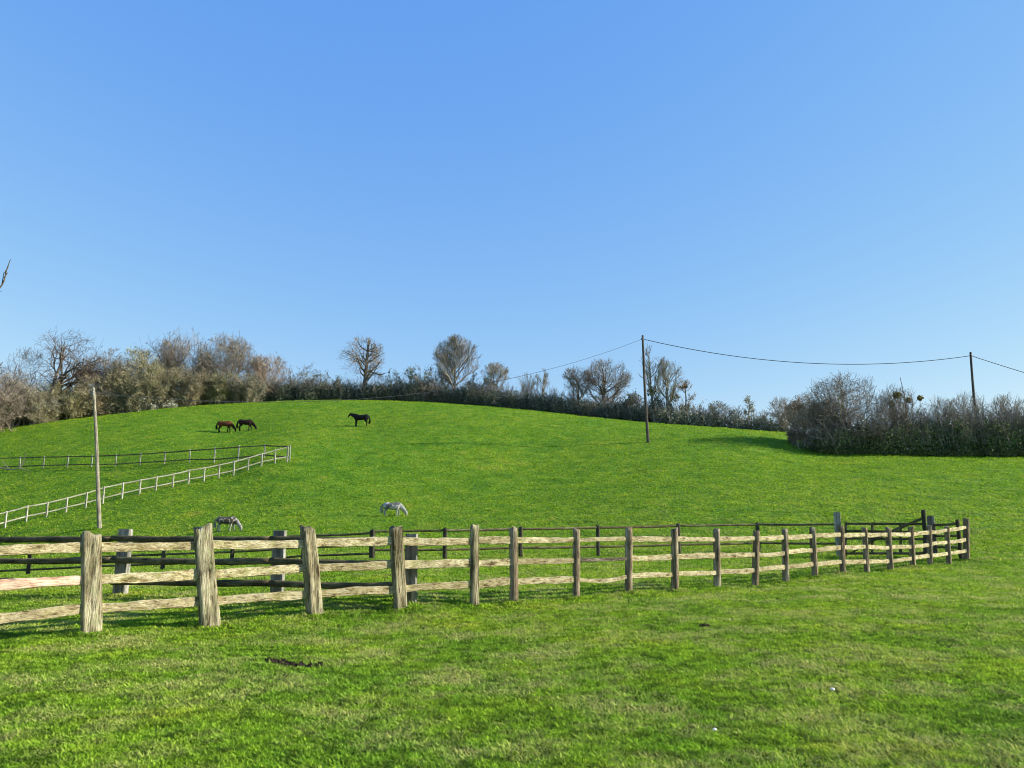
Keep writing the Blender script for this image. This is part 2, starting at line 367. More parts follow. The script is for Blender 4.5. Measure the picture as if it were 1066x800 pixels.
# ---------- bare scuffed soil ----------
mm = NB('damp dark soil'); tc_ = mm.n('ShaderNodeTexCoord'); a_ = mm.noise(tc_.outputs['Object'], 30, 5, .7); mm.bump(a_, 1, .03)
M_SOIL = mm.base(mm.ramp(a_, [(.35, (.018, .014, .009)), (.65, (.07, .052, .034))]), .95, .1)
for q, (cx, cy, rx, ry) in enumerate(zip(*[iter(MUDS)] * 4)):
    r_ = np.random.default_rng(q); V_, Fa = [(0, 0, .012)], []
    for ring in range(1, 6):
        for s in range(28):
            a = 2 * math.pi * s / 28; k = ring / 5 * (1 + .2 * math.sin(3 * a + q) + .12 * math.sin(7 * a + 2 * q)) * .95
            V_.append((rx * k * math.cos(a), ry * k * math.sin(a), (.012 + r_.uniform(0, .055) * (r_.random() < .5)) * (1 - (ring / 5) ** 3) + (-.01 if ring == 5 else 0)))
    V_ = [(x, y, z + hz(cx + x, cy + y) - hz(cx, cy)) for x, y, z in V_]
    Fa += [(0, 1 + s, 1 + (s + 1) % 28) for s in range(28)]
    for ring in range(4):
        for s in range(28): a = 1 + ring * 28 + s; b = 1 + ring * 28 + (s + 1) % 28; Fa.append((a, a + 28, b + 28, b))
    tag(mesh_obj('bare_soil', V_, Fa, M_SOIL, smooth=True, loc=(cx, cy, hz(cx, cy) + .004)), kind='structure')

# ---------- timber pieces ----------
rng = np.random.default_rng(11)
def post_mesh(h, w, kind, lean=(0, 0), seed=0, yaw=0.0):
    """a hewn post: grooves run down its faces, the top is weathered uneven. origin at the ground"""
    r_ = np.random.default_rng(seed); ns = 30 if kind != 'q' else 40; nz = 20; bur = .25; cy_, sy_ = math.cos(yaw), math.sin(yaw)
    lx, ly = lean[0] * cy_ + lean[1] * sy_, -lean[0] * sy_ + lean[1] * cy_; LX = lambda z: lx * z / h; LY = lambda z: ly * z / h
    ph = r_.uniform(0, 6.28, 6); V, Fa = [], []
    ex = {'s': .3, 'r': .9, 'q': .12}[kind]; dpt = .36 if kind == 'q' else 1.0; w = w * (.8 if kind == 's' else .95)
    rot = r_.uniform(-.12, .12)
    groove = 1 - (np.clip(r_.normal(0, 1, ns) - .3, 0, 1.6) * (.1 if kind != 'q' else .008))
    for q in range(nz + 1):
        t = q / nz; z = -bur + (h + bur) * t
        for s in range(ns):
            a = 2 * math.pi * s / ns + rot; ca, sa = math.cos(a), math.sin(a)
            r0 = w / 2 * (abs(ca) ** (2 / ex) + abs(sa) ** (2 / ex)) ** (-ex / 2)
            k = groove[s] * (1 + (.035 if kind != 'q' else .006) * (math.sin(2.1 * a + ph[0] + 3 * t) + .7 * math.sin(5 * a + ph[1] + 5 * t) + .5 * math.sin(9 * t + ph[2])))
            k *= 1.04 - .08 * t
            zz = z
            if q == nz and kind != 'q': zz += w * .22 * (math.sin(a + ph[3]) * .6 + .5 * math.sin(3 * a + ph[4]) - .2)
            V.append((ca * r0 * k + LX(z), sa * r0 * k * dpt + LY(z), zz))
    for q in range(nz):
        for s in range(ns):
            a = q * ns + s; b = q * ns + (s + 1) % ns; Fa.append((a, b, b + ns, a + ns))
    n0 = len(V); top = V[-ns:]
    V.append((lx, ly, h - (.03 if kind != 'q' else 0) * w)); Fa += [(nz * ns + s, nz * ns + (s + 1) % ns, n0) for s in range(ns)]
    return V, Fa
def add_post(parent, loc, h, w, kind, mat, lean=(0, 0), seed=0, name='post', yaw=0):
    V, Fa = post_mesh(h, w, kind, lean, seed, yaw); o = mesh_obj(name, V, Fa, mat, parent, smooth=(kind != 'q'), loc=loc)
    o.rotation_euler = (0, 0, yaw); return o
def add_rail(parent, p0, p1, hh, ww, mat, seed=0, round_=False, sag=0.0, name='rail', wob=1.0):
    """rail from p0 to p1; hh tall, ww thick; local x runs along it"""
    r_ = np.random.default_rng(seed); d = Vector(p1) - Vector(p0); L_ = d.length; ns = 12; nl = 22
    ph = r_.uniform(0, 6.28, 8); V, Fa = [], []; ex = .95 if round_ else .3
    for q in range(nl + 1):
        t = q / nl; x = L_ * t
        oz = (.005 * math.sin(3.5 * t + ph[0]) + .003 * math.sin(9 * t + ph[1])) * wob - sag * 4 * t * (1 - t); oy = .008 * math.sin(4 * t + ph[2]) * wob
        kz = 1 + .06 * wob * math.sin(5 * t + ph[3]) + .045 * wob * math.sin(17 * t + ph[4])
        for s in range(ns):
            a = 2 * math.pi * (s + .5) / ns; ca, sa = math.cos(a), math.sin(a)
            r0 = (abs(ca) ** (2 / ex) + abs(sa) ** (2 / ex)) ** (-ex / 2)
            rag = 1 + .05 * wob * math.sin(3 * a + ph[5] + 11 * t) + (0 if round_ else r_.normal(0, .035) * wob)
            V.append((x, ca * r0 * ww / 2 + oy, sa * r0 * hh / 2 * kz * rag + oz))
    for q in range(nl):
        for s in range(ns):
            a = q * ns + s; b = q * ns + (s + 1) % ns; Fa.append((a, a + ns, b + ns, b))
    Fa.append(tuple(range(ns))); Fa.append(tuple(reversed(range(nl * ns, nl * ns + ns))))
    o = mesh_obj(name, V, Fa, mat, parent, smooth=round_)
    pl = parent.location if parent else Vector()
    o.location = Vector(p0) - pl; o.rotation_mode = 'QUATERNION'
    x = d.normalized(); y = Vector((0, 0, 1)).cross(x).normalized(); z = x.cross(y)
    o.rotation_quaternion = Matrix((x, y, z)).transposed().to_quaternion(); return o
def row_z(px, py, Y): return at(px, py, Y).z

# front fence: pale split rails on chunky weathered posts
RR = {-72: [578, 614, 652], 95: [570, 603, 633], 212: [567.5, 597.8, 626], 320: [566, 592, 619], 412: [563.7, 588, 613.5], 493: [563, 586.5, 609], 535: [563, 585.5, 605.8],
      599: [562.6, 583.3, 603.2], 654: [561.6, 581, 599.5], 703: [561.5, 579.8, 597.8], 747: [561.7, 578.6, 596], 787: [561, 577.6, 593.6], 817: [559.6, 575.6, 590.5],
      847: [558, 572.8, 587.5], 876: [556.9, 570.4, 584.9], 902: [557, 569.8, 584.8], 926: [557, 569.8, 583.9], 949: [556.3, 569.3, 581.5], 968: [554.8, 567.3, 579], 988: [552.5, 564.3, 576.5], 1006: [549, 562, 573.7]}
base = Vector((FRONT[8][2] and 0, 14, 0)); 
ff = empty('post_and_rail_fence', (0, 14, 0))
tag(ff, 'weathered post and rail fence with three pale split rails, running along the front', 'fence')
pts = []
for q, ((tx, ty, bx, by, wpx, kind), Yp) in enumerate(zip(FRONT, FRONT_Y)):
    g0 = at(bx, by, Yp); gz = hz(g0.x, g0.y); tp = at(tx, ty, Yp); h = tp.z - gz
    wm = wpx / F * Yp
    o = add_post(ff, (g0.x, g0.y - 14, gz), h, wm, kind, M_POST if kind == 's' else M_STAKE, (tp.x - g0.x, 0), seed=100 + q, yaw=R((34, 36, 24, 38, 30, 20)[q % 6]) if kind == 's' else 0)
    pts.append((bx, tx, Yp, wm, g0, tp))
keys = sorted(RR)
for q in range(len(pts) - 1):
    for lv in range(3):
        e = []
        for s in (q, q + 1):
            rowy = RR[keys[s]][lv]; bx, tx, Yp, wm, g0, tp = pts[s]
            fr = (FRONT[s][3] - rowy) / (FRONT[s][3] - FRONT[s][1]); xx = bx + (tx - bx) * fr
            e.append(at(xx, rowy + rng.uniform(-.5, .5), Yp))
        mat = M_RAIL
        if q == 0 and lv == 1: mat = M_RAILP
        if q == 7 and lv == 1: mat = M_RAILD
        o = add_rail(ff, e[0], e[1], (.125 if q < 6 else .105) * rng.uniform(.9, 1.1) * (.7 if q == 7 else 1), .055, mat, seed=300 + q * 3 + lv, sag=.06 if (q, lv) == (7, 2) else rng.uniform(-.01, .02))
        if mat is M_RAILP: o['label'] = 'pinkish brown rail'
        if mat is M_RAILD: o['label'] = 'dark mottled grey rail'

def simple_fence(name, label, posts, rails, mat_p, mat_r, kind, pw, rh, rw, round_, Yf=None, group=None, seed=0, wob=.6, front=0.0, origin=None, prail=None):
    """posts: (px, base row, top row, Y); rails: heights above ground as fractions or list of rows per post"""
    Ym = posts[len(posts) // 2][3]; t = empty(name, (0, Ym, 0)); tag(t, label, 'fence', group)
    ends = []
    for q, (px, by, ty, Y) in enumerate(posts):
        g0 = at(px, by, Y); gz = hz(g0.x, Y) if by is not None else 0; top = at(px, ty, Y).z
        add_post(t, (g0.x, Y - Ym, gz), top - gz, pw, kind, mat_p, seed=seed + q); ends.append((g0.x, Y, gz, top))
    for q in range(len(ends) - 1):
        a, b = ends[q], ends[q + 1]
        for lv, fr in enumerate(rails):
            za = a[2] + (a[3] - a[2]) * fr if fr <= 1 else 0; zb = b[2] + (b[3] - b[2]) * fr
            add_rail(t, (a[0], a[1] - front, za), (b[0], b[1] - front, zb), rh * rng.uniform(.92, 1.08), rw, mat_r, seed=seed + 50 + q * 4 + lv, round_=round_, wob=wob, sag=rng.uniform(0, .02))
    return t
# near back fence at left: square posts, thick dark round rails in front of them
bl = empty('round_rail_fence', (-5, 13.5, 0)); tag(bl, 'fence of thick dark round rails on square grey posts at left', 'fence')
BL = [(-125, 622, 551, 16.6), (-20, 619, 551.5, 15.5), (125, 620, 551, 14.4), (288, 622, 552.5, 13.4), (427, 630, 556, 12.75)]
BLR = [[561, 583.5, 602], [561.3, 583.8, 603], [560.4, 582.5, 604.5], [561, 583.5, 606.5], [562, 586, 609]]
for q, (px, by, ty, Y) in enumerate(BL):
    g0 = at(px, by, Y); gz = hz(g0.x, Y); tp = at(px, ty, Y)
    add_post(bl, (g0.x + 5, Y - 13.5, gz), tp.z - gz, (.3, .3, .3, .26, .22)[q], 'q', M_SQUARE, seed=700 + q, yaw=R(-19))
for q in range(4):
    for lv in range(3):
        a = at(BL[q][0], BLR[q][lv], BL[q][3]); b = at(BL[q + 1][0], BLR[q + 1][lv], BL[q + 1][3])
        dn = Vector((-.25, -.17, 0)) * .9; dn = Vector((-.05, -.19, 0))
        add_rail(bl, a + dn, b + dn, .115, .115, M_DARK, seed=720 + q * 3 + lv, round_=True, wob=.9, sag=.015)
# middle dark fence
mid = [(388, 580, 551.5, 24.6), (463, 583, 550, 24.9), (542, 582, 548.5, 25.6), (623, 579.5, 547, 26.6), (707, 577, 545.3, 27.7), (790, 574.5, 544, 28.6), (873, 574.5, 543.5, 28.0)]
simple_fence('round_rail_fence', 'low dark fence of two thin round rails across the paddock, behind the pale rails', mid, (.93, .32), M_DARKP, M_DARK, 'r', .15, .08, .08, True, seed=800, wob=.5)
low = [(-60, 602, 569, 26), (29, 599, 566, 26), (99, 596.5, 564, 25.8), (169, 594, 561, 25.5), (241, 590, 559, 25.3), (315, 585.5, 555, 25), (386, 580.8, 552, 24.65)]
simple_fence('round_rail_fence', 'low dark three rail fence dipping away at left, seen through nearer fences', low, (.9, .5, .2), M_DARKP, M_DARK, 'r', .14, .07, .07, True, seed=840, wob=.5)
# white fence up the slope and the dark fence above it
wf = [(x, y, y - (17.6 - 3.0 * (x + 37) / 340), white_Y(x)) for x, y in WHITE]
simple_fence('two_rail_fence', 'pale grey two rail fence climbing the slope to a corner at left', wf, (.94, .34), M_PALE, M_PALE, 's', .15, .1, .05, False, seed=900, wob=.35)
uf = [(x, y, y - (12.6 + 2.0 * max(0, x - 20) / 282), upper_Y(x)) for x, y in UPPER]
uf[-1] = (301.5, 478.6, 463.6, white_Y(299) + .5)
simple_fence('two_rail_fence', 'dark two rail fence crossing the slope below the bay horse, above the pale one', uf, (.9, .22), M_PALEG, M_DARK, 's', .13, .115, .05, False, seed=950, wob=.35)

# gate, its posts and the short fence beyond the front fence at right
def lone_post(px, by, ty, Y, wpx, kind, mat, label, seed):
    g0 = at(px, by, Y); gz = hz(g0.x, Y); tp = at(px, ty, Y)
    V_, F_ = post_mesh(tp.z - gz, wpx / F * Y, kind, (0, 0), seed)
    o = mesh_obj('gate_post', V_, F_, mat, smooth=kind != 'q', loc=(g0.x, Y, gz)); o.rotation_euler = (0, 0, R(-12) if kind == 'q' else 0); tag(o, label, 'post'); return o
lone_post(874.3, 577, 533.5, 27.2, 6.8, 'q', M_SQUARE, 'thick square grey post on the hinge side of the gate, left end', 61)
lone_post(965.6, 581, 531, 25.6, 4.4, 'r', M_DARKP, 'tall thin dark gate post that the diagonal brace rises to', 62)
lone_post(972.5, 580, 537, 26.2, 7.0, 'q', M_SQUARE, 'square post with a bright white edge right of the tall thin gate post', 63)
gt = empty('field_gate', at(920, 560, 26.4)); gt.location.z = 0
tag(gt, 'dark timber field gate with diagonal brace behind the pale fence at right', 'gate')
gl = gt.location.copy()
for lv, (ya, yb) in enumerate([(545.5, 545.8), (553, 554.5), (560.8, 561.5), (576.3, 576.3)]):
    add_rail(gt, at(880, ya, 27.1), at(964, yb, 25.8), .085, .045, M_DARK, seed=600 + lv, name='gate_bar', wob=.3)
for x, a, b in ((880.5, 543.5, 579), (908, 545, 577), (937.5, 545, 577), (962.5, 543, 579)):
    Yg = 27.1 + (x - 880) / 84 * -1.3
    add_rail(gt, at(x, b, Yg), at(x, a, Yg) + Vector((.002, 0, 0)), .08, .06, M_DARK, seed=630 + int(x), name='gate_upright', wob=.2)
add_rail(gt, at(903, 565, 26.6), at(963.5, 538.3, 25.7), .09, .05, M_DARK, seed=640, name='gate_brace', wob=.2)
add_rail(gt, at(884, 577, 26.95), at(936, 549, 26.15), .06, .04, M_DARK, seed=641, name='gate_brace', wob=.2)
simple_fence('round_rail_fence', 'short dark fence end closing the paddock corner right of the gate', [(975, 579, 543.5, 26.2), (1001, 584, 541, 24.95)], (.9, .6, .3), M_DARKP, M_DARK, 'r', .13, .08, .08, True, seed=980)

# ---------- overhead line ----------
def pole(name, bx, by, tx, ty, Y, label, base_free=None):
    g0 = at(bx, by, Y); gz = hz(g0.x, Y); tp = at(tx, ty, Y); h = tp.z - gz; t = empty(name, (g0.x, Y, gz)); tag(t, label, 'utility pole', 'poles of the overhead line')
    V_, Fa = [], []; ns = 12; nz = 24; lx = tp.x - g0.x
    for q in range(nz + 1):
        f = q / nz; r0 = (.145 if bx < 200 else .165) - .055 * f; cx = lx * f + .03 * math.sin(f * 5 + bx)
        for s in range(ns): a = 2 * math.pi * s / ns; V_.append((cx + r0 * math.cos(a), r0 * math.sin(a), -.4 + (h + .4) * f))
    for q in range(nz):
        for s in range(ns): a = q * ns + s; b = q * ns + (s + 1) % ns; Fa.append((a, b, b + ns, a + ns))
    n0 = len(V_); V_.append((V_[-1][0] - .09, 0, h + .06)); Fa += [(nz * ns + s, nz * ns + (s + 1) % ns, n0) for s in range(ns)]
    mesh_obj('shaft', V_, Fa, M_POLE if bx < 200 else M_POLED, t, smooth=True)
    bmx = bmesh.new()
    for dz in (-.45, -.3): bmesh.ops.create_cone(bmx, cap_ends=True, segments=10, radius1=.13, radius2=.13, depth=.04, matrix=Matrix.Translation((lx, 0, h + dz)))
    bmesh.ops.create_cone(bmx, cap_ends=True, segments=8, radius1=.05, radius2=.035, depth=.34, matrix=Matrix.Translation((lx, 0, h - .38)) @ Matrix.Rotation(R(90), 4, 'Y'))
    me_ = bpy.data.meshes.new('cable_clamp'); bmx.to_mesh(me_); bmx.free(); me_.materials.append(M_STEEL); o = bpy.data.objects.new('cable_clamp', me_); COL.objects.link(o); o.parent = t
    return Vector((tp.x, Y, gz + h - .38))
mm = NB('galvanised steel'); mm.bsdf.inputs['Metallic'].default_value = .8; M_STEEL = mm.base((.3, .31, .32), .55, .4)
mm = NB('weathered black cable'); M_CABLE = mm.base((.05, .055, .065), .7, .1)
TA = pole('utility_pole', 105, 550, 97.3, 404, 51, 'leaning grey wooden pole at left, standing behind the near fence')
TB = pole('utility_pole', 674.6, 460.5, 668.7, 349.5, 77, 'tall wooden pole on the open slope in front of the crest trees')
TC = pole('utility_pole', 1018.5, 474, 1010.5, 367, 80, 'wooden pole rising out of the bushes at right')
TD = pole('utility_pole', 1230, 520, 1226, 425, 82, 'wooden pole standing beyond the right edge of the view')
def cable(a, b, sag, r0, label):
    n = 60; ns = 6; V_, Fa = [], []; d = (b - a); sd_ = Vector((-d.y, d.x, 0)).normalized(); o0 = (a + b) / 2
    for q in range(n + 1):
        t = q / n; p = a.lerp(b, t) - o0; p.z -= sag * 4 * t * (1 - t)
        for s in range(ns): g_ = 2 * math.pi * s / ns; V_.append(tuple(p + sd_ * r0 * math.cos(g_) + Vector((0, 0, r0 * math.sin(g_)))))
    for q in range(n):
        for s in range(ns): k0 = q * ns + s; k1 = q * ns + (s + 1) % ns; Fa.append((k0, k1, k1 + ns, k0 + ns))
    tag(mesh_obj('overhead_cable', V_, Fa, M_CABLE, smooth=True, loc=o0), label, 'cable', 'spans of the overhead line')
cable(TA, TB, 2.9, .02, 'cable sagging from the leaning left pole up to the tall pole on the slope')
cable(TB, TC, 1.75, .036, 'cable sagging between the tall slope pole and the pole in the bushes')
cable(TC, TD, .4, .036, 'cable running down to the right from the pole in the bushes')

# ---------- bare trees ----------
def tree_segs(seed, Ht, rx, rz, zc, tr, trunk_top, counts, ang=(35, 60), up=.25, wob=.28, first=.18, lean=(0, 0), minr=.012, ratio=.62, rpow=.7):
    """recursive branching, vectorised per level, kept inside an ellipsoid crown. returns p0,p1,r0,r1 per level"""
    r_ = np.random.default_rng(seed); out = []
    def env(Pp, D):
        jit = np.exp(r_.normal(.02, .06, (len(Pp), 1))) if len(Pp) > 1 else 1.0; sc = np.array([[1 / rx, 1 / rx, 1 / rz]]) / jit; o = (Pp - np.array([lean[0] * .8, lean[1] * .8, zc])) * sc; d = D * sc
        a = (d * d).sum(-1); b = 2 * (o * d).sum(-1); c_ = (o * o).sum(-1) - 1; disc = np.maximum(b * b - 4 * a * c_, 0)
        return np.maximum((-b + np.sqrt(disc)) / (2 * a), .15)
    Pp = np.array([[0, 0, -.5]]); D = np.array([[lean[0] / Ht, lean[1] / Ht, 1.0]]); D /= np.linalg.norm(D); Ln = np.array([trunk_top + .5]); Rd = np.array([tr])
    for lv in range(len(counts) + 1):
        K = [9, 6, 4, 3, 2, 1, 1][lv]; N = len(Pp); pts_ = [Pp]; d = D.copy(); dirs = []
        w_ = wob * (.35 if lv == 0 else 1)
        for q in range(K):
            d = d + r_.normal(0, w_ / math.sqrt(K) * 1.2, (N, 3)); d[:, 2] += up / K * (0.3 if lv == 0 else 1); d /= np.linalg.norm(d, axis=1, keepdims=True)
            dirs.append(d.copy()); pts_.append(pts_[-1] + d * (Ln / K)[:, None])
        pts_ = np.stack(pts_, 1); dirs = np.stack(dirs, 1); end = .35 if lv == 0 else .3
        rr_ = Rd[:, None] * (1 - (1 - end) * np.linspace(0, 1, K + 1)[None, :]); rr_ = np.maximum(rr_, minr)
        out.append((pts_[:, :-1].reshape(-1, 3), pts_[:, 1:].reshape(-1, 3), rr_[:, :-1].ravel(), rr_[:, 1:].ravel()))
        if lv == len(counts): break
        m_ = counts[lv]; t0 = first if lv == 0 else .22
        t = (np.linspace(t0, 1, m_)[None, :] + r_.uniform(-.06, .06, (N, m_))).clip(t0 * .8, 1); f = t * K; q = np.minimum(f.astype(int), K - 1); fr = (f - q)[..., None]
        ii = np.arange(N)[:, None]; P2 = pts_[ii, q] * (1 - fr) + pts_[ii, q + 1] * fr; D0 = dirs[ii, q]
        an = np.radians(r_.uniform(ang[0], ang[1], (N, m_))) * (1 - .45 * (t > .93)); rnd_ = r_.normal(0, 1, (N, m_, 3)); 
        perp = np.cross(D0, rnd_); perp /= np.linalg.norm(perp, axis=-1, keepdims=True) + 1e-9
        D2 = D0 * np.cos(an)[..., None] + perp * np.sin(an)[..., None]
        P2 = P2.reshape(-1, 3); D2 = D2.reshape(-1, 3); te = env(P2, D2)
        if lv == 0: L2 = te * r_.uniform(.78, 1.0, len(P2))
        else: L2 = np.minimum(np.repeat(Ln, m_) * ratio * r_.uniform(.6, 1.15, len(P2)), te * 1.02)
        r_par = (rr_[ii, q] * (1 - fr[..., 0]) + rr_[ii, q + 1] * fr[..., 0]).reshape(-1)
        Rd = r_par * rpow * r_.uniform(.75, 1, len(P2)); keep = L2 > .12; Pp, D, Ln, Rd = P2[keep], D2[keep], L2[keep], Rd[keep]
    return out
def tubes(levels, ns=3):
    p0 = np.vstack([l[0] for l in levels]); p1 = np.vstack([l[1] for l in levels]); r0 = np.concatenate([l[2] for l in levels]); r1 = np.concatenate([l[3] for l in levels])
    d = p1 - p0; d /= np.linalg.norm(d, axis=1, keepdims=True) + 1e-9
    ref = np.where(np.abs(d[:, 2:3]) > .9, [[1., 0, 0]], [[0, 0, 1.]]); a = np.cross(d, ref); a /= np.linalg.norm(a, axis=1, keepdims=True); b = np.cross(d, a)
    N = len(p0); V_ = np.empty((N, 2 * ns, 3))
    for s in range(ns):
        g_ = 2 * math.pi * s / ns; o = a * math.cos(g_) + b * math.sin(g_); V_[:, s] = p0 + o * r0[:, None]; V_[:, ns + s] = p1 + o * r1[:, None]
    k = (np.arange(N) * 2 * ns)[:, None]; Fs = [np.concatenate([k + s, k + (s + 1) % ns, k + ns + (s + 1) % ns, k + ns + s], 1) for s in range(ns)]
    return V_.reshape(-1, 3), np.concatenate(Fs)
def quads(C_, size, r_, flat=0.0):
    N = len(C_); a = r_.normal(0, 1, (N, 3)); a /= np.linalg.norm(a, axis=1, keepdims=True); b = r_.normal(0, 1, (N, 3)); b = np.cross(a, b); b /= np.linalg.norm(b, axis=1, keepdims=True)
    s = (size * r_.uniform(.5, 1.4, N))[:, None]; V_ = np.stack([C_ - a * s, C_ + b * s * .5, C_ + a * s, C_ - b * s * .5], 1).reshape(-1, 3)
    k = (np.arange(N) * 4)[:, None]; return V_, k + np.arange(4)[None]
TREES = 'trees and bushes along the skyline'
def tree(px, base_row, top, wpx, Y, label, twig=None, barkm=None, counts=(13, 8, 7, 6), trunk=.5, tr=None, ang=(35, 60), up=.25, wob=.28, first=.3, lean=0, cz=None, seed=0, minr=.014,
         name='bare_tree', cat='tree', buds=None, nb=0, bs=.12, ivy=None, rzf=None, ratio=.62, zbase=None, flat=1.0, xtrunk=None, rpow=.7):
    twig = twig or M_TWIG; barkm = barkm or M_BARK
    g0 = at(px, 450, Y); gz = hz(g0.x, Y); topz = at(px, top, Y).z; Ht = topz - gz; half = wpx / 2 / F * Y
    if xtrunk is not None: dx = (xtrunk - px) / F * Y
    else: dx = 0
    low = at(px, base_row, Y).z - gz if base_row else Ht * .25      # bottom of the crown
    zc = (Ht + low) / 2; rz = (Ht - low) / 2
    t = empty(name, (g0.x + dx, Y, gz)); tag(t, label, cat)
    sg = tree_segs(seed or int(px * 7 + 3), Ht, half, rz, zc, tr or Ht * .026, Ht * trunk, counts, ang, up, wob, first, (-dx + lean, 0), minr, ratio, rpow)
    V_, Fa = tubes(sg[:2], 6); mesh_obj('trunk', V_, Fa, barkm, t, smooth=True)
    V_, Fa = tubes(sg[2:], 3); mesh_obj('crown', V_, Fa, twig, t)
    r_ = np.random.default_rng(seed + 77)
    if buds:
        src = np.vstack([sg[-1][1], sg[-2][1]]); ix = r_.integers(0, len(src), nb); C_ = src[ix] + r_.normal(0, .12, (nb, 3))
        V_, Fa = quads(C_, bs, r_); mesh_obj('foliage', V_, Fa, buds, t)
    if ivy:
        for (ix_, iz, ir, n_) in ivy:
            C_ = r_.normal(0, 1, (n_, 3)); C_ /= np.linalg.norm(C_, axis=1, keepdims=True); C_ *= (r_.random((n_, 1)) ** .4) * ir
            C_ += [ix_, 0, iz]; V_, Fa = quads(C_, .13, r_); mesh_obj('ivy', V_, Fa, M_MISTLE if ir < 1.2 else M_LEAF_DK, t)
    return t
B4 = (12, 8, 7, 5)
# --- left thicket, from the left edge to the horses
tree(-22, 440, 375, 90, 104, 'pinkish bare tree cut by the left edge of the picture', M_TWIGP, counts=(14, 8, 7, 5), trunk=.35, up=.1, seed=1)
tree(22, 436, 364, 62, 112, 'dark sprawling bare tree left of the big oak, with ivy on its trunk', M_TWIGD, counts=(12, 8, 7, 5), trunk=.4, up=.1, wob=.4, seed=2, ivy=[(1.0, 3.5, 1.7, 1500), (-1.2, 5.4, 1.5, 900), (2.6, 2.6, 1.5, 900)])
tree(57, 420, 341, 84, 114, 'big bare oak with crooked spreading limbs, tallest at the far left', M_TWIGD, M_BARK, counts=(10, 8, 6, 5), trunk=.5, tr=.8, up=.08, wob=.45, first=.25, seed=3, ratio=.68)
tree(107, 425, 364, 54, 118, 'dark rounded bare tree just right of the big oak', M_TWIG, M_BARK, counts=(13, 9, 8, 6), up=.15, seed=4, buds=M_LEAF_BR, nb=2500, bs=.1)
tree(137, 434, 365, 60, 119, 'olive brown budding tree behind the top of the leaning pole', M_TWIGO, M_BARKL, counts=(14, 9, 8, 6), trunk=.3, first=.15, seed=5, buds=M_LEAF_OL, nb=7000, bs=.11)
tree(160, 415, 353, 52, 126, 'crooked dark oak behind the olive thicket, left of the tallest thicket tree', M_TWIGD, counts=(11, 8, 7, 6), wob=.42, up=.1, seed=6)
tree(191, 420, 343, 60, 125, 'tall pinkish brown bare tree, highest point of the left thicket', M_TWIGP, M_BARKL, counts=(14, 9, 8, 6), seed=7, buds=M_LEAF_BR, nb=3500, bs=.08)
tree(231, 424, 351, 70, 124, 'broad pinkish tan bare tree right of the highest thicket tree', M_TWIGP, M_BARKL, counts=(15, 9, 8, 6), trunk=.4, first=.2, seed=8, buds=M_LEAF_BR, nb=4500, bs=.08)
tree(278, 418, 369, 50, 127, 'small round tan tree at the right end of the left thicket', M_TWIGB, M_BARKL, counts=(15, 9, 8, 5), trunk=.45, first=.25, seed=9, buds=M_LEAF_BR, nb=1500, bs=.1)
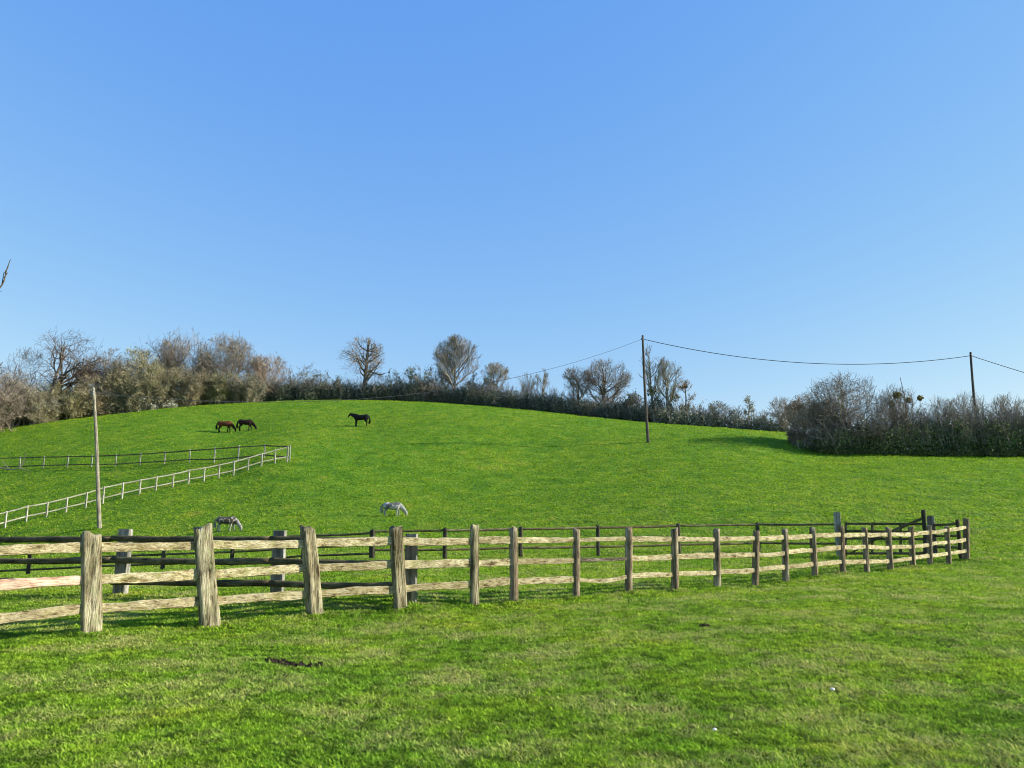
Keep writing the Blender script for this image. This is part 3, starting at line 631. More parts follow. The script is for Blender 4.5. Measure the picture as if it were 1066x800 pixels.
def shrub(px, top, wpx, Y, label, mat, twig, n=5000, bs=.14, stems=26, seed=0, name='shrub', dark=None, depth=.8, low_row=None):
    """many-stemmed bush: stems fan out of the ground, leaves sit in uneven clumps along them"""
    g0 = at(px, 450, Y); gz = hz(g0.x, Y); Ht = at(px, top, Y).z - gz; half = wpx / 2 / F * Y; t = empty(name, (g0.x, Y, gz)); tag(t, label, 'shrub'); r_ = np.random.default_rng(seed)
    lv0 = []; tips = []
    n0 = stems; bx = r_.uniform(-.75, .75, n0) * half; by = r_.uniform(-.6, .6, n0) * half * depth
    Pp = np.stack([bx, by, np.full(n0, -.3)], 1); D = np.stack([bx / half * .45 + r_.normal(0, .12, n0), r_.normal(0, .2, n0), np.ones(n0)], 1); D /= np.linalg.norm(D, axis=1, keepdims=True)
    Ln = (Ht + .3) * np.sqrt(np.clip(1 - (bx / half) ** 2, .25, 1)) * r_.uniform(.7, 1.0, n0); Rd = r_.uniform(.05, .09, n0); segs = []
    for lv, (K, m_) in enumerate(((6, 9), (3, 7), (2, 4), (1, 0))):
        pts_ = [Pp]; d = D; dirs = []
        for q in range(K): d = d + r_.normal(0, .28 / math.sqrt(K), d.shape); d[:, 2] += .12 / K; d = d / np.linalg.norm(d, axis=1, keepdims=True); dirs.append(d); pts_.append(pts_[-1] + d * (Ln / K)[:, None])
        pts_ = np.stack(pts_, 1); dirs = np.stack(dirs, 1); rr_ = np.maximum(Rd[:, None] * np.linspace(1, .3, K + 1), .013)
        segs.append((pts_[:, :-1].reshape(-1, 3), pts_[:, 1:].reshape(-1, 3), rr_[:, :-1].ravel(), rr_[:, 1:].ravel()))
        if not m_: break
        N = len(Pp); tt = r_.uniform(.12, 1, (N, m_)); f = tt * K; q = np.minimum(f.astype(int), K - 1); fr = (f - q)[..., None]; ii = np.arange(N)[:, None]
        P2 = (pts_[ii, q] * (1 - fr) + pts_[ii, q + 1] * fr).reshape(-1, 3); D0 = dirs[ii, q].reshape(-1, 3); prp = np.cross(D0, r_.normal(0, 1, D0.shape)); prp /= np.linalg.norm(prp, axis=1, keepdims=True)
        an = np.radians(r_.uniform(25, 60, len(P2)))[:, None]; D = D0 * np.cos(an) + prp * np.sin(an); Pp = P2
        Ln = np.repeat(Ln, m_) * (.3 if lv == 0 else .5) * r_.uniform(.5, 1.2, len(P2)); Rd = np.repeat(Rd, m_) * .5
    V_, Fa = tubes(segs, 3); mesh_obj('stems', V_, Fa, twig, t)
    src = np.vstack([s[1] for s in segs[1:]]); lowb = src[:, 2] < Ht * (.55 if dark else 2)
    mats = [(mat, src)] if not dark else [(dark, src[src[:, 2] < Ht * .62]), (mat, src[src[:, 2] > Ht * .35])]
    for q, (mt, sr) in enumerate(mats):
        if len(sr) == 0 or n == 0: continue
        nn = n if not dark else int(n * (.7 if q == 0 else .3)); cl = r_.integers(0, len(sr), nn); C_ = sr[cl] + r_.normal(0, .16, (nn, 3)); C_ = C_[C_[:, 2] > .02]
        V_, Fa = quads(C_, bs, r_); mesh_obj('foliage', V_, Fa, mt, t)
    return t
for q, a in enumerate([
    (-20, 398, 70, 100, 'tan scrub bush at the left edge of the crest', M_LEAF_BR, M_TWIGP),
    (28, 404, 50, 108, 'low grey brown bush under the sprawling tree at far left', M_LEAF_OL, M_TWIGL),
    (64, 404, 44, 112, 'olive bush below the right side of the big oak', M_LEAF_OL, M_TWIGO),
    (92, 396, 34, 114, 'olive brown bush just left of the leaning pole top', M_LEAF_BR, M_TWIGO),
    (122, 388, 44, 115, 'olive green bush just right of the leaning pole top', M_LEAF_OL, M_TWIGO),
    (153, 381, 44, 117, 'tall olive thicket bush beside the white blossom', M_LEAF_OL, M_TWIGO),
    (185, 384, 46, 118, 'tall tan green thicket bush under the highest thicket tree', M_LEAF_OL, M_TWIGB),
    (218, 388, 40, 120, 'dull green bush under the broad pinkish tree', M_LEAF_OL, M_TWIGO),
    (250, 392, 40, 121, 'tan green bush between the broad tree and the small round tree', M_LEAF_GY, M_TWIGB)]):
    shrub(*a, n=15000, stems=36, bs=.085, seed=40 + q)
shrub(148, 414, 26, 114.5, 'white blossoming blackthorn at the foot of the olive thicket', M_BLOSSOM, M_TWIGO, n=900, bs=.09, stems=10, seed=60)
shrub(171, 416, 20, 115, 'smaller white blossoming bush right of the larger blossoming one', M_BLOSSOM, M_TWIGO, n=420, bs=.09, stems=8, seed=61)
# --- hedgerow along the crest: one continuous hedge
def hedge(name, label, line, mats, twig, per=160, bs=.15, seed=0, stems_per=5, depth=2.0):
    """line: (px, top row, Y). leaves in clumps of uneven height, twigs standing out of the top"""
    r_ = np.random.default_rng(seed); t = empty(name, (at(line[0][0], 450, line[0][2]).x, line[0][2], 0)); tag(t, label, 'hedge'); o0 = np.array(t.location)
    xs = [l[0] for l in line]; L0, S0 = [], []; px = line[0][0]
    while px < line[-1][0]:
        top = np.interp(px, xs, [l[1] for l in line]) + r_.normal(0, 1.6); Y = np.interp(px, xs, [l[2] for l in line]) + r_.uniform(-depth, depth); u, v = ray(px, top); x = u * Y
        gz = hz(x, Y); h = EYE + v * Y - gz; wd = r_.uniform(.7, 1.4)
        n = int(per * wd * h / 3); a = r_.normal(0, 1, (n, 3)); a /= np.linalg.norm(a, axis=1, keepdims=True); a *= (r_.random((n, 1)) ** .45); C_ = a * [wd, wd, h * .52] + [x, Y, gz + h * .46]; n2 = n // 3; C_ = np.vstack([C_, np.stack([x + r_.uniform(-wd, wd, n2), Y + r_.uniform(-wd, wd, n2), gz + h * .45 * r_.random(n2)], -1)])
        L0.append(C_[C_[:, 2] > hz(x, Y) + .02])
        for _ in range(stems_per):
            sx, sy = x + r_.uniform(-wd, wd), Y + r_.uniform(-1, 1); p0 = np.array([sx, sy, gz + h * .3]); d = np.array([r_.normal(0, .2), r_.normal(0, .2), 1.0]); ln = h * r_.uniform(.5, .85); p = p0
            for q in range(3):
                d = d + r_.normal(0, .18, 3); p2 = p + d / np.linalg.norm(d) * ln / 3; S0.append((p, p2, .035 - .008 * q, .027 - .008 * q))
                for _b in range(3):
                    d2 = d + r_.normal(0, .6, 3); p3 = p2 + d2 / np.linalg.norm(d2) * ln * r_.uniform(.12, .3); S0.append((p2, p3, .016, .012))
                p = p2
        px += r_.uniform(.5, 1.1) * 120 / Y * 2.0
    C_ = np.vstack(L0) - o0; idx = r_.random(len(C_))
    for q, (mt, a, b) in enumerate(mats):
        V_, Fa = quads(C_[(idx >= a) & (idx < b)], bs, r_); mesh_obj('foliage', V_, Fa, mt, t)
    S = [np.array([s[i] for s in S0]) for i in range(4)]; V_, Fa = tubes([(S[0] - o0, S[1] - o0, S[2], S[3])], 3); mesh_obj('twigs', V_, Fa, twig, t)
hedge('hedgerow', 'dark grey green hedgerow along the crest, from left thicket to the tall pole',
      [(205, 401, 123), (240, 399, 125.5), (300, 397, 127.5), (340, 399, 128), (400, 399, 128), (450, 402, 126.5), (500, 404, 123), (550, 408, 120), (600, 414, 116.5), (650, 420, 112), (690, 424, 109)],
      [(M_LEAF_DK, 0, .62), (M_LEAF_GY, .62, 1)], M_TWIG, per=330, bs=.12, seed=70)
hedge('hedgerow', 'low pale grey green hedge along the crest right of the tall pole', [(690, 424, 108), (740, 430, 106), (780, 431, 104), (805, 437, 103), (822, 441, 102)],
      [(M_LEAF_GY, 0, .6), (M_LEAF_DK, .6, .85), (M_LEAF_OL, .85, 1)], M_TWIGL, per=150, seed=71)
for q, a in enumerate([
    (312, 385, 30, 129, 'pale thin bush poking above the hedge right of the left thicket', M_LEAF_GY, M_TWIGL, 1500),
    (345, 392, 30, 129, 'low grey bush in the hedge left of the stag headed oak', M_LEAF_GY, M_TWIG, 2500),
    (423, 386, 34, 128, 'rounded grey olive bush in the hedge midway between the oak and the oval tree', M_LEAF_GY, M_TWIGO, 3500),
    (450, 389, 24, 127, 'dark ivy covered bush left of the oval tree', M_LEAF_DK, M_TWIG, 4000),
    (497, 397, 26, 124, 'dark green bush between the oval tree and the small neat tree', M_LEAF_DK, M_TWIG, 3000),
    (655, 411, 22, 113, 'dark green bush just left of the tall pole, in the hedge', M_LEAF_DK, M_TWIG, 3000),
    (736, 425, 22, 107, 'low grey bush right of the tree with the nest', M_LEAF_GY, M_TWIGL, 1200)]):
    shrub(*a[:7], n=a[7], stems=20, seed=80 + q)
# --- trees standing in the crest hedge
tree(375, 410, 349, 50, 129, 'stag headed old oak with a thick short trunk, alone above the crest hedge', M_TWIG, M_BARK, counts=(16, 7, 6, 4), trunk=.93, tr=.52, ang=(42, 80), wob=.42, rpow=.62, up=.2, first=.4, seed=21, ratio=.6)
tree(474, 401, 351, 49, 127, 'tall oval fan shaped bare tree, its branches sweeping upward', M_TWIGP, M_BARKL, counts=(20, 9, 7, 5), trunk=.75, tr=.38, ang=(26, 58), up=.35, wob=.21, first=.38, seed=22)
tree(515, 406, 378, 31, 124, 'small neat rounded bare tree right of the tall oval one', M_TWIGL, M_BARKL, counts=(14, 8, 6, 4), trunk=.75, ang=(28, 60), up=.3, wob=.26, first=.42, tr=.26, seed=23)
tree(546, 412, 389, 26, 123, 'faint pale thin crowned tree just right of the small neat one', M_TWIGL, M_BARKL, counts=(10, 6, 5, 3), up=.4, ang=(20, 40), seed=24)
tree(564, 412, 384, 18, 122, 'narrow pale upright tree left of the round pair', M_TWIGL, M_BARKL, counts=(10, 6, 5, 3), up=.5, trunk=.8, ang=(20, 40), seed=25)
tree(602, 413, 382, 36, 118, 'left tree of the round pair on the crest', M_TWIG, M_BARK, counts=(12, 8, 7, 5), trunk=.7, wob=.36, first=.42, tr=.28, seed=26)
tree(632, 418, 374, 52, 117, 'broad round bare tree, right one of the pair on the crest', M_TWIG, M_BARK, counts=(15, 8, 8, 5), trunk=.6, first=.4, tr=.42, ang=(30, 68), wob=.28, seed=27)
tree(682, 425, 361, 30, 109, 'tall thin ragged tree just right of the tall pole', M_TWIG, M_BARKL, counts=(11, 6, 5, 4), trunk=.85, tr=.22, up=.5, ang=(22, 45), first=.25, seed=28, ivy=[(.2, 3.5, 1.25, 700), (-.3, 5.6, .9, 350)])
tree(698, 425, 375, 34, 108.5, 'slender many branched tree between the ragged one and the nest tree', M_TWIGL, M_BARKL, counts=(12, 7, 6, 4), trunk=.75, up=.5, ang=(18, 40), first=.2, seed=29, ivy=[(0, 3.2, 1.2, 500), (.8, 4.9, .8, 300)])
tree(714, 425, 396, 22, 108, 'short ivy clad tree holding a dark nest near its top', M_TWIGB, M_BARK, counts=(9, 6, 5, 4), trunk=.85, up=.4, seed=30, buds=M_LEAF_BR, nb=500, bs=.1, ivy=[(.1, 3.0, 1.25, 800)])
tree(749, 435, 418, 22, 106, 'leftmost of the small grey trees on the low part of the crest', M_TWIGL, M_BARKL, counts=(10, 7, 6, 3), trunk=.6, seed=31, buds=M_LEAF_GY, nb=300)
tree(763, 437, 420, 20, 105.5, 'small grey tree second from left on the low part of the crest', M_TWIGL, M_BARKL, counts=(10, 7, 6, 3), trunk=.6, seed=32, buds=M_LEAF_GY, nb=250)
tree(778, 436, 412, 16, 105, 'slim pale tree standing highest among the small grey ones on the low crest', M_TWIGL, M_BARKL, counts=(10, 6, 5, 4), trunk=.75, first=.5, seed=33, buds=M_LEAF_OL, nb=300)
tree(795, 440, 428, 15, 104, 'tiny grey bushy tree before the gap in the crest trees', M_TWIG, M_BARKL, counts=(8, 6, 5, 3), seed=34, buds=M_LEAF_GY, nb=250)
tree(815, 441, 414, 30, 101, 'small round brown tree with its trunk showing in the gap at right', M_TWIGB, M_BARKL, counts=(13, 8, 7, 4), trunk=.45, first=.35, seed=35, xtrunk=817)
tree(838, 452, 411, 34, 93, 'rusty brown budding tree left of the big bare bush', M_TWIGB, M_BARKL, counts=(13, 8, 7, 5), trunk=.4, seed=36, buds=M_LEAF_BR, nb=3200, bs=.09)
nst = mesh_obj('bird_nest', *tubes([(lambda c, d: (c - d, c + d, np.full(len(c), .02), np.full(len(c), .012)))(*(lambda r_, n: (np.array([.0, 0, 0]) + (lambda a: a / np.linalg.norm(a, axis=1, keepdims=True) * (r_.random((n, 1)) ** .5) * [.34, .34, .28])(r_.normal(0, 1, (n, 3))), r_.normal(0, .12, (n, 3))))(np.random.default_rng(9), 700))], 3), M_BARK, loc=at(713, 402.5, 108))
tag(nst, 'dark round stick nest near the top of the short ivy clad tree', 'nest')
# --- big bush row at right, in front of the crest
tree(884, 470, 391, 92, 76, 'big round bare bush with tangled arching branches, left end of the right hand thicket', M_TWIG, M_BARKL, counts=(16, 9, 7, 5), trunk=.22, tr=.3, first=.3, ang=(30, 70), up=.15, wob=.35, seed=51, minr=.011, ratio=.62, name='bare_bush', cat='bush')
tree(848, 472, 409, 58, 79, 'dark brown bush at the tip of the right hand thicket, casting the long shadow', M_TWIGP, M_BARK, counts=(16, 9, 8, 5), trunk=.2, tr=.22, first=.2, seed=52, minr=.012, buds=M_LEAF_BR, nb=2600, bs=.08, name='bare_bush', cat='bush')
tree(937, 470, 403, 52, 75.5, 'bare bush with yellow green mistletoe balls at its top', M_TWIG, M_BARKL, counts=(13, 8, 7, 4), trunk=.25, tr=.18, first=.2, ang=(20, 50), up=.4, seed=53, minr=.011, ivy=[(0, 6.1, .4, 220), (2.4, 5.8, .3, 140), (1.2, 5.6, .3, 130), (-.6, 5.2, .35, 150)], name='bare_bush', cat='bush')
tree(946, 440, 391, 8, 78, 'single thin bare stem standing up behind the mistletoe bush', M_TWIG, M_BARK, counts=(12, 5, 4), trunk=.97, tr=.08, up=.5, ang=(20, 45), first=.5, seed=54, minr=.012)
tree(978, 470, 414, 46, 75, 'grey bare bush between the mistletoe bush and the pole in the thicket', M_TWIGL, M_BARKL, counts=(13, 8, 7, 4), trunk=.25, tr=.16, first=.2, ang=(20, 50), up=.4, seed=55, minr=.011, name='bare_bush', cat='bush')
tree(1012, 470, 409, 46, 74.5, 'grey bare bush around the foot of the pole in the thicket', M_TWIGL, M_BARK, counts=(13, 8, 7, 4), trunk=.25, tr=.16, first=.2, ang=(20, 50), up=.4, seed=56, minr=.011, name='bare_bush', cat='bush')
tree(1050, 470, 412, 46, 74, 'grey bare bush at the right edge of the picture', M_TWIGL, M_BARKL, counts=(13, 8, 7, 4), trunk=.25, tr=.16, first=.2, ang=(20, 50), up=.4, seed=57, minr=.011, name='bare_bush', cat='bush')
tree(1092, 470, 414, 50, 73.5, 'grey bare bush just past the right edge, its twigs reaching in', M_TWIG, M_BARKL, counts=(13, 8, 7, 4), trunk=.25, tr=.16, first=.2, ang=(20, 50), up=.4, seed=58, minr=.011, name='bare_bush', cat='bush')
hedge('hedgerow', 'tangled brown undergrowth hedge at the foot of the left thicket', [(-60, 428, 105), (0, 424, 109), (60, 418, 113), (100, 412, 115), (150, 408, 116.5), (205, 405, 118.5)],
      [(M_LEAF_OL, 0, .45), (M_LEAF_BR, .45, .75), (M_LEAF_DK, .75, 1)], M_TWIGO, per=420, bs=.1, seed=73)
shrub(829, 446, 22, 80, 'low thin bush at the very tip of the right hand thicket', M_LEAF_BR, M_TWIGP, n=900, bs=.08, stems=12, seed=91)
hedge('hedgerow', 'ivy and bramble hedge bottom of the right hand thicket, green leaved, facing the camera', [(836, 460, 77.5), (852, 449, 77), (870, 442, 75.5), (900, 443, 75), (960, 438, 74.3), (1030, 435, 73.6), (1110, 435, 72.5)],
      [(M_LEAF_DK, 0, .2), (M_LEAF_MD, .2, .85), (M_LEAF_OL, .85, .95), (M_LEAF_GY, .95, 1)], M_TWIG, per=430, bs=.1, seed=72, stems_per=9, depth=1.1)

# --- tree just outside the frame at left, its branch tips reach into the picture
nt_ = empty('bare_tree', (-11.2, 10.5, 0)); tag(nt_, 'near bare tree standing past the left edge, only twig tips of it in view', 'tree')
sg = tree_segs(5, 8.5, 2.6, 3.2, 5.2, .2, 4.5, (10, 7, 6, 5), (35, 60), .2, .35, .3, (0, 0), .004)
V_, Fa = tubes(sg[:2], 7); mesh_obj('trunk', V_, Fa, M_BARK, nt_, smooth=True); V_, Fa = tubes(sg[2:], 3); mesh_obj('crown', V_, Fa, M_BARK, nt_)
def path_tube(pts_, r0, r1, extra=(), name='branch', mat=None):
    P_ = [Vector(p) for p in pts_]; out = []; nn = 6
    for a in range(len(P_) - 1):
        p_0 = P_[max(a - 1, 0)]; p_1, p_2 = P_[a], P_[a + 1]; p_3 = P_[min(a + 2, len(P_) - 1)]
        for q in range(nn):
            t = q / nn; out.append(.5 * ((2 * p_1) + (p_2 - p_0) * t + (2 * p_0 - 5 * p_1 + 4 * p_2 - p_3) * t * t + (-p_0 + 3 * p_1 - 3 * p_2 + p_3) * t ** 3))
    out.append(P_[-1]); A = np.array([tuple(p) for p in out]); n = len(A); rr_ = np.linspace(r0, r1, n); lv = [(A[:-1], A[1:], rr_[:-1], rr_[1:])]
    for (a, b, r_) in extra: lv.append((np.array([tuple(a)]), np.array([tuple(b)]), np.array([r_]), np.array([r_ * .4])))
    V_, Fa = tubes(lv, 6); return mesh_obj(name, V_ - np.array(nt_.location), Fa, mat or M_BARK, nt_, smooth=True)
path_tube([(-11.1, 10.5, 3.4), (-9.3, 10.2, 3.9), at(-40, 335, 10), at(-14, 312, 10), at(2, 297, 10), at(7, 281, 10), at(11, 270, 10)], .022, .004,
          [(at(5, 285, 10), at(9, 277, 10), .011), (at(4, 290, 10), at(8, 284, 10), .01), (at(2, 297, 10), at(4, 284, 10), .008), (at(-14, 312, 10), at(2, 303, 10), .006)])
path_tube([(-11.1, 10.5, 2.6), (-9.0, 10.1, 2.2), at(-30, 478, 9.6), at(0, 487, 9.6), at(14, 489, 9.6), at(22, 485, 9.6), at(27, 471, 9.6)], .016, .003,
          [(at(20, 487, 9.6), at(33, 492, 9.6), .007), (at(10, 489, 9.6), at(2, 480, 9.6), .006), (at(22, 485, 9.6), at(30, 478, 9.6), .005)])
path_tube([(-11.1, 10.5, 3.1), (-9.2, 10.3, 2.9), at(-25, 410, 10), at(-6, 388, 10), at(3, 377, 10)], .03, .004, [(at(-6, 388, 10), at(5, 390, 10), .005)])

# ---------- animals ----------
def coat(name, c0, c1, pied_or_shade=None, sc=2.0, points=None):
    m = NB(name); tc = m.n('ShaderNodeTexCoord'); a = m.noise(tc.outputs['Object'], sc, 4, .6); c = m.ramp(a, [(.35, c0), (.65, c1)])
    if pied_or_shade:  # real patches on the brown and white coat, painted flank shade on the pale one
        b = m.noise(tc.outputs['Object'], pied_or_shade[1], 3, .5); c = m.mix(m.ramp(b, [(pied_or_shade[2], (0, 0, 0)), (pied_or_shade[2] + .04, (1, 1, 1))]), c, pied_or_shade[0])
    if points:                                           # legs and muzzle have their own colour
        sx = m.n('ShaderNodeSeparateXYZ'); m.l(tc.outputs['Object'], sx.inputs[0])
        leg = m.ramp(sx.outputs[2], [(.5, (1, 1, 1)), (.78, (0, 0, 0))]); fwd = m.ramp(m.math('DIVIDE', sx.outputs[0], 2.0), [(.46, (0, 0, 0)), (.56, (1, 1, 1))])
        c = m.mix(leg, c, points[0]); c = m.mix(fwd, c, points[1])
    return m.base(c, .75, .12)
def loft(bm, rings, ns=14):
    if ns == 10: rings = [(c_, a * 1.25, b_ * 1.25) for c_, a, b_ in rings]
    """rings: (center, half width y, half height in plane); sections stand square to the path in the xz plane"""
    prev = None; n = len(rings)
    for q, (c_, wy, hz_) in enumerate(rings):
        a = Vector(rings[max(q - 1, 0)][0]); b = Vector(rings[min(q + 1, n - 1)][0]); d = (b - a).normalized(); side = Vector((0, 1, 0)); upv = d.cross(side).normalized(); side = upv.cross(d).normalized()
        ring = [bm.verts.new(Vector(c_) + side * wy * math.cos(2 * math.pi * s / ns) + upv * hz_ * math.sin(2 * math.pi * s / ns)) for s in range(ns)]
        if prev:
            for s in range(ns): bm.faces.new((prev[s], prev[(s + 1) % ns], ring[(s + 1) % ns], ring[s]))
        else: bm.faces.new(list(reversed(ring)))
        prev = ring
    bm.faces.new(prev)
def quadruped(name, label, cat, px, py, Lpx, face, mat, mane_mat, pose='graze', donkey=False, seed=0, group=None, yaw=0.0, Y=None):
    p = hit(px, py, 30, 118) if Y is None else at(px, py, Y); gz = hz(p.x, p.y)
    bm = bmesh.new(); k = .92 if donkey else 1.0
    body = [((-.98, 0, 1.2), .09, .12), ((-.9, 0, 1.2), .21, .24), ((-.66, 0, 1.2), .29, .31), ((-.35, 0, 1.15), .29, .31), ((0, 0, 1.1), .31, .34), ((.3, 0, 1.1), .29, .36), ((.55, 0, 1.14), .24, .37), ((.74, 0, 1.13), .17, .28), ((.84, 0, 1.12), .09, .17)]
    if donkey: body = [((c_[0] * .93, 0, c_[2] - .05), a * 1.08, b_ * 1.15) for c_, a, b_ in body]
    loft(bm, body)
    if pose == 'graze':
        neck = [((.45, 0, 1.2), .17, .3), ((.75, 0, 1.06), .14, .26), ((1.0, 0, .84), .11, .2), ((1.2, 0, .6), .09, .15), ((1.3, 0, .45), .08, .12)]
        head = [((1.27, 0, .54), .07, .1), ((1.33, 0, .42), .1, .14), ((1.37, 0, .3), .085, .115), ((1.4, 0, .17), .06, .08), ((1.41, 0, .07), .055, .065), ((1.41, 0, .02), .04, .045)]
        poll = Vector((1.28, 0, .52)); edir = Vector((.75, 0, .45))
    else:
        neck = [((.45, 0, 1.2), .17, .32), ((.78, 0, 1.32), .13, .27), ((1.05, 0, 1.42), .1, .21), ((1.25, 0, 1.5), .085, .16)]
        head = [((1.17, 0, 1.54), .07, .1), ((1.29, 0, 1.5), .1, .14), ((1.4, 0, 1.38), .085, .115), ((1.5, 0, 1.24), .06, .08), ((1.56, 0, 1.15), .055, .065), ((1.58, 0, 1.11), .04, .045)]
        poll = Vector((1.22, 0, 1.62)); edir = Vector((.2, 0, 1))
    if donkey: head = [(c_, a * 1.2, b * 1.2) for c_, a, b in head]
    if donkey: neck = [(c_, a * 1.15, b * 1.2) for c_, a, b in neck]
    loft(bm, neck); loft(bm, head); LT = 1.3
    st = .16 if pose == 'graze' else .05; r0 = random.Random(seed)
    for sy, fx, hx in ((1, st * r0.uniform(.3, 1.2), -st * r0.uniform(.3, 1)), (-1, -st * r0.uniform(.3, 1.2), st * r0.uniform(.3, 1.2))):
        y = .15 * sy
        loft(bm, [((.55, y * .8, 1.15), .1, .2), ((.53, y, .92), .095, .14), ((.53 + fx * .3, y, .7), .065, .085), ((.55 + fx * .6, y, .48), .055, .06), ((.55 + fx * .8, y, .3), .038, .042), ((.54 + fx, y, .13), .048, .05), ((.57 + fx, y, .05), .055, .06), ((.58 + fx, y, 0), .06, .068)], 10)
        loft(bm, [((-.68, y * .7, 1.2), .13, .26), ((-.62, y, .98), .12, .23), ((-.6 + hx * .3, y, .78), .085, .14), ((-.73 + hx * .6, y, .56), .055, .075), ((-.76 + hx * .8, y, .45), .048, .06), ((-.73 + hx * .9, y, .28), .038, .042), ((-.7 + hx, y, .13), .046, .05), ((-.67 + hx, y, .05), .055, .06), ((-.66 + hx, y, 0), .058, .066)], 10)
        el = .3 if donkey else .17; e0 = poll + Vector((0, .06 * sy, 0)); ed = (edir + Vector((0, .35 * sy, 0))).normalized()
        loft(bm, [(tuple(e0 - ed * .03), .035, .025), (tuple(e0 + ed * el * .45), .045, .025), (tuple(e0 + ed * el), .012, .01)], 8)
    me_ = bpy.data.meshes.new(name); bm.to_mesh(me_); bm.free(); o = bpy.data.objects.new(name, me_); COL.objects.link(o); me_.materials.append(mat)
    rm = o.modifiers.new('r', 'REMESH'); rm.mode = 'VOXEL'; rm.voxel_size = .022; rm.use_smooth_shade = True
    sm = o.modifiers.new('s', 'SMOOTH'); sm.factor = .5; sm.iterations = 4
    dg = bpy.context.evaluated_depsgraph_get(); me2 = bpy.data.meshes.new_from_object(o.evaluated_get(dg)); o.modifiers.clear(); o.data = me2
    if not me2.materials: me2.materials.append(mat)
    # mane and tail
    r_ = np.random.default_rng(seed); a = []; b = []
    nk = [Vector(c_) + Vector((0, 0, 1)).lerp(Vector((.6, 0, .8)) if pose == 'graze' else Vector((-.3, 0, .95)), .7) * h_ * .93 for c_, _, h_ in neck]
    for q in range(240):
        f = r_.random() * (len(nk) - 1); i_ = min(int(f), len(nk) - 2); p0 = nk[i_].lerp(nk[i_ + 1], f - i_) + Vector((0, r_.normal(0, .02), 0)); ln = .07 if donkey else .17
        a.append(tuple(p0)); b.append(tuple(p0 + Vector((r_.normal(0, .02), r_.uniform(-.1, -.02) if not donkey else r_.normal(0, .015), (.06 if donkey else -ln * .6)))))
    V_, Fa = tubes([(np.array(a), np.array(b), np.full(len(a), .014), np.full(len(a), .004))], 3); mesh_obj('mane', V_, Fa, mane_mat, o)
    a, b, ra, rb = [], [], [], []
    for q in range(80):
        ox, oy = r_.normal(0, .018), r_.normal(0, .022); pr = Vector((-.96 + ox, oy, 1.3))
        for j, (tx_, tz) in enumerate(((-1.06, 1.12), (-1.1, .85), (-1.08, .6), (-1.05, .42))):
            nx = Vector((tx_ + ox * (1 + j), oy * (1 + j), tz + (r_.uniform(-.1, .1) if j == 3 else 0))); a.append(tuple(pr)); b.append(tuple(nx)); wr = (.018, .02, .018, .012)[j] * (.6 if donkey and j < 2 else 1); ra.append(wr); rb.append(wr * .7); pr = nx
    V_, Fa = tubes([(np.array(a), np.array(b), np.array(ra), np.array(rb))], 3); mesh_obj('tail', V_, Fa, mane_mat, o)
    for sy in (1, -1):
        hc = Vector(head[2][0]).lerp(Vector(head[1][0]), .5); bmx = bmesh.new(); bmesh.ops.create_uvsphere(bmx, u_segments=10, v_segments=8, radius=.022, matrix=Matrix.Translation(hc + Vector((.03, .085 * sy * (1.15 if donkey else 1), .01))))
        me3 = bpy.data.meshes.new('eye'); bmx.to_mesh(me3); bmx.free(); me3.materials.append(M_EYE); e = bpy.data.objects.new('eye', me3); COL.objects.link(e); e.parent = o
    length = 2.42 if pose == 'graze' else 2.6
    s_ = Lpx / F * p.y / length; o.scale = (s_, s_, s_ * (.92 if donkey else 1)); o.location = (p.x - (.2 if pose == 'graze' else .27) * s_ * face, p.y, gz - .01); o.rotation_euler = (0, 0, (0 if face > 0 else math.pi) + yaw)
    tag(o, label, cat, group); return o
mm = NB('dark eye'); M_EYE = mm.base((.01, .008, .006), .15, .5)
M_BAY = coat('bay coat', (.06, .02, .01), (.15, .055, .024), points=((.012, .008, .006), (.03, .012, .007))); M_DKBAY = coat('dark brown coat', (.013, .008, .006), (.032, .018, .012)); M_BLACK = coat('black coat', (.006, .006, .007), (.015, .015, .017))
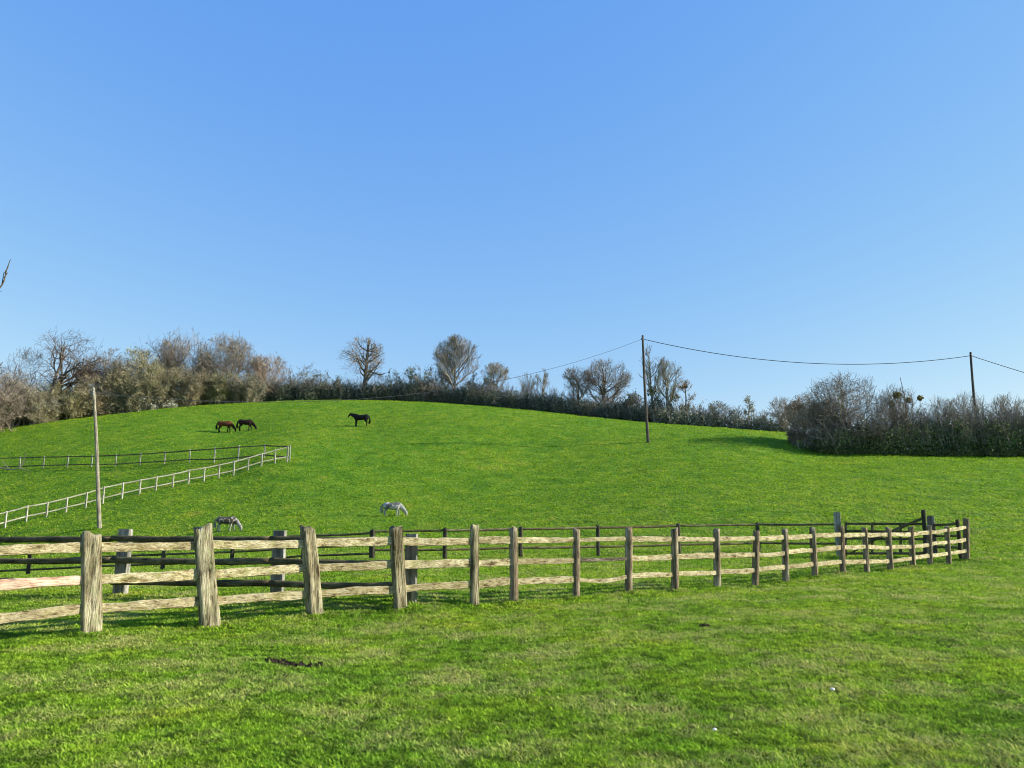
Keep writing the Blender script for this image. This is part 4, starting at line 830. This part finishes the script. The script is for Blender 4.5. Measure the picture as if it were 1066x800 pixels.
M_MANE = coat('black hair', (.008, .007, .006), (.02, .018, .016), sc=20); M_WHITE = coat('pale grey coat with painted flank shade', (.33, .32, .28), (.46, .44, .39), ((.12, .12, .12), 1.7, .48), sc=4, points=((.36, .35, .31), (.34, .33, .29)))  # dark grey blotches put the shade on the pale donkey's flank into its colour
M_PIED = coat('brown and white patchy coat', (.27, .25, .2), (.42, .39, .32), ((.08, .066, .048), 4.0, .42), sc=6, points=((.36, .34, .29), (.3, .28, .24))); M_MANEW = coat('grey mane hair', (.25, .24, .22), (.45, .43, .4), sc=20)
quadruped('horse', 'bay horse grazing head down, left one of the pair on the hill', 'horse', 235.5, 450.2, 19.5, 1, M_BAY, M_MANE, seed=1)
quadruped('horse', 'dark brown horse grazing just right of the bay one', 'horse', 257, 448.6, 19.5, 1, M_DKBAY, M_MANE, seed=2)
quadruped('horse', 'black horse standing alone on the hill facing left', 'horse', 373, 444.2, 22.5, -1, M_BLACK, M_MANE, pose='stand', seed=3)
quadruped('donkey', 'whitish donkey grazing alone in mid field, head down to the right', 'donkey', 410.5, 537.5, 25, 1, M_WHITE, M_MANEW, donkey=True, seed=4)
quadruped('donkey', 'brown and white patchy donkey grazing just beyond the near fence at left', 'donkey', 237.5, 553, 26.5, 1, M_PIED, M_MANEW, donkey=True, seed=5)

# ---------- small pale stones in the grass ----------
mm = NB('pale chalk stone'); M_STONE = mm.base((.72, .7, .64), .8, .2)
for q, (px, py, r0, lab) in enumerate([(744, 766, .015, 'small white stone lying in the grass near the bottom, right of centre'), (867, 723, .019, 'small pinkish white stone in the grass further back at right')]):
    u, v = ray(px, py); Yg = -EYE / v; bmx = bmesh.new(); bmesh.ops.create_icosphere(bmx, subdivisions=3, radius=r0); r_ = random.Random(q)
    for v_ in bmx.verts: v_.co = v_.co * (1 + .14 * math.sin(v_.co.x * 90 + q) * math.sin(v_.co.y * 70 + 1)); v_.co.z *= .65
    me_ = bpy.data.meshes.new('stone'); bmx.to_mesh(me_); bmx.free(); me_.materials.append(M_STONE); o = bpy.data.objects.new('stone', me_); COL.objects.link(o); o.location = (u * Yg, Yg, hz(u * Yg, Yg) + .04); tag(o, lab, 'stone')
    for f in me_.polygons: f.use_smooth = True
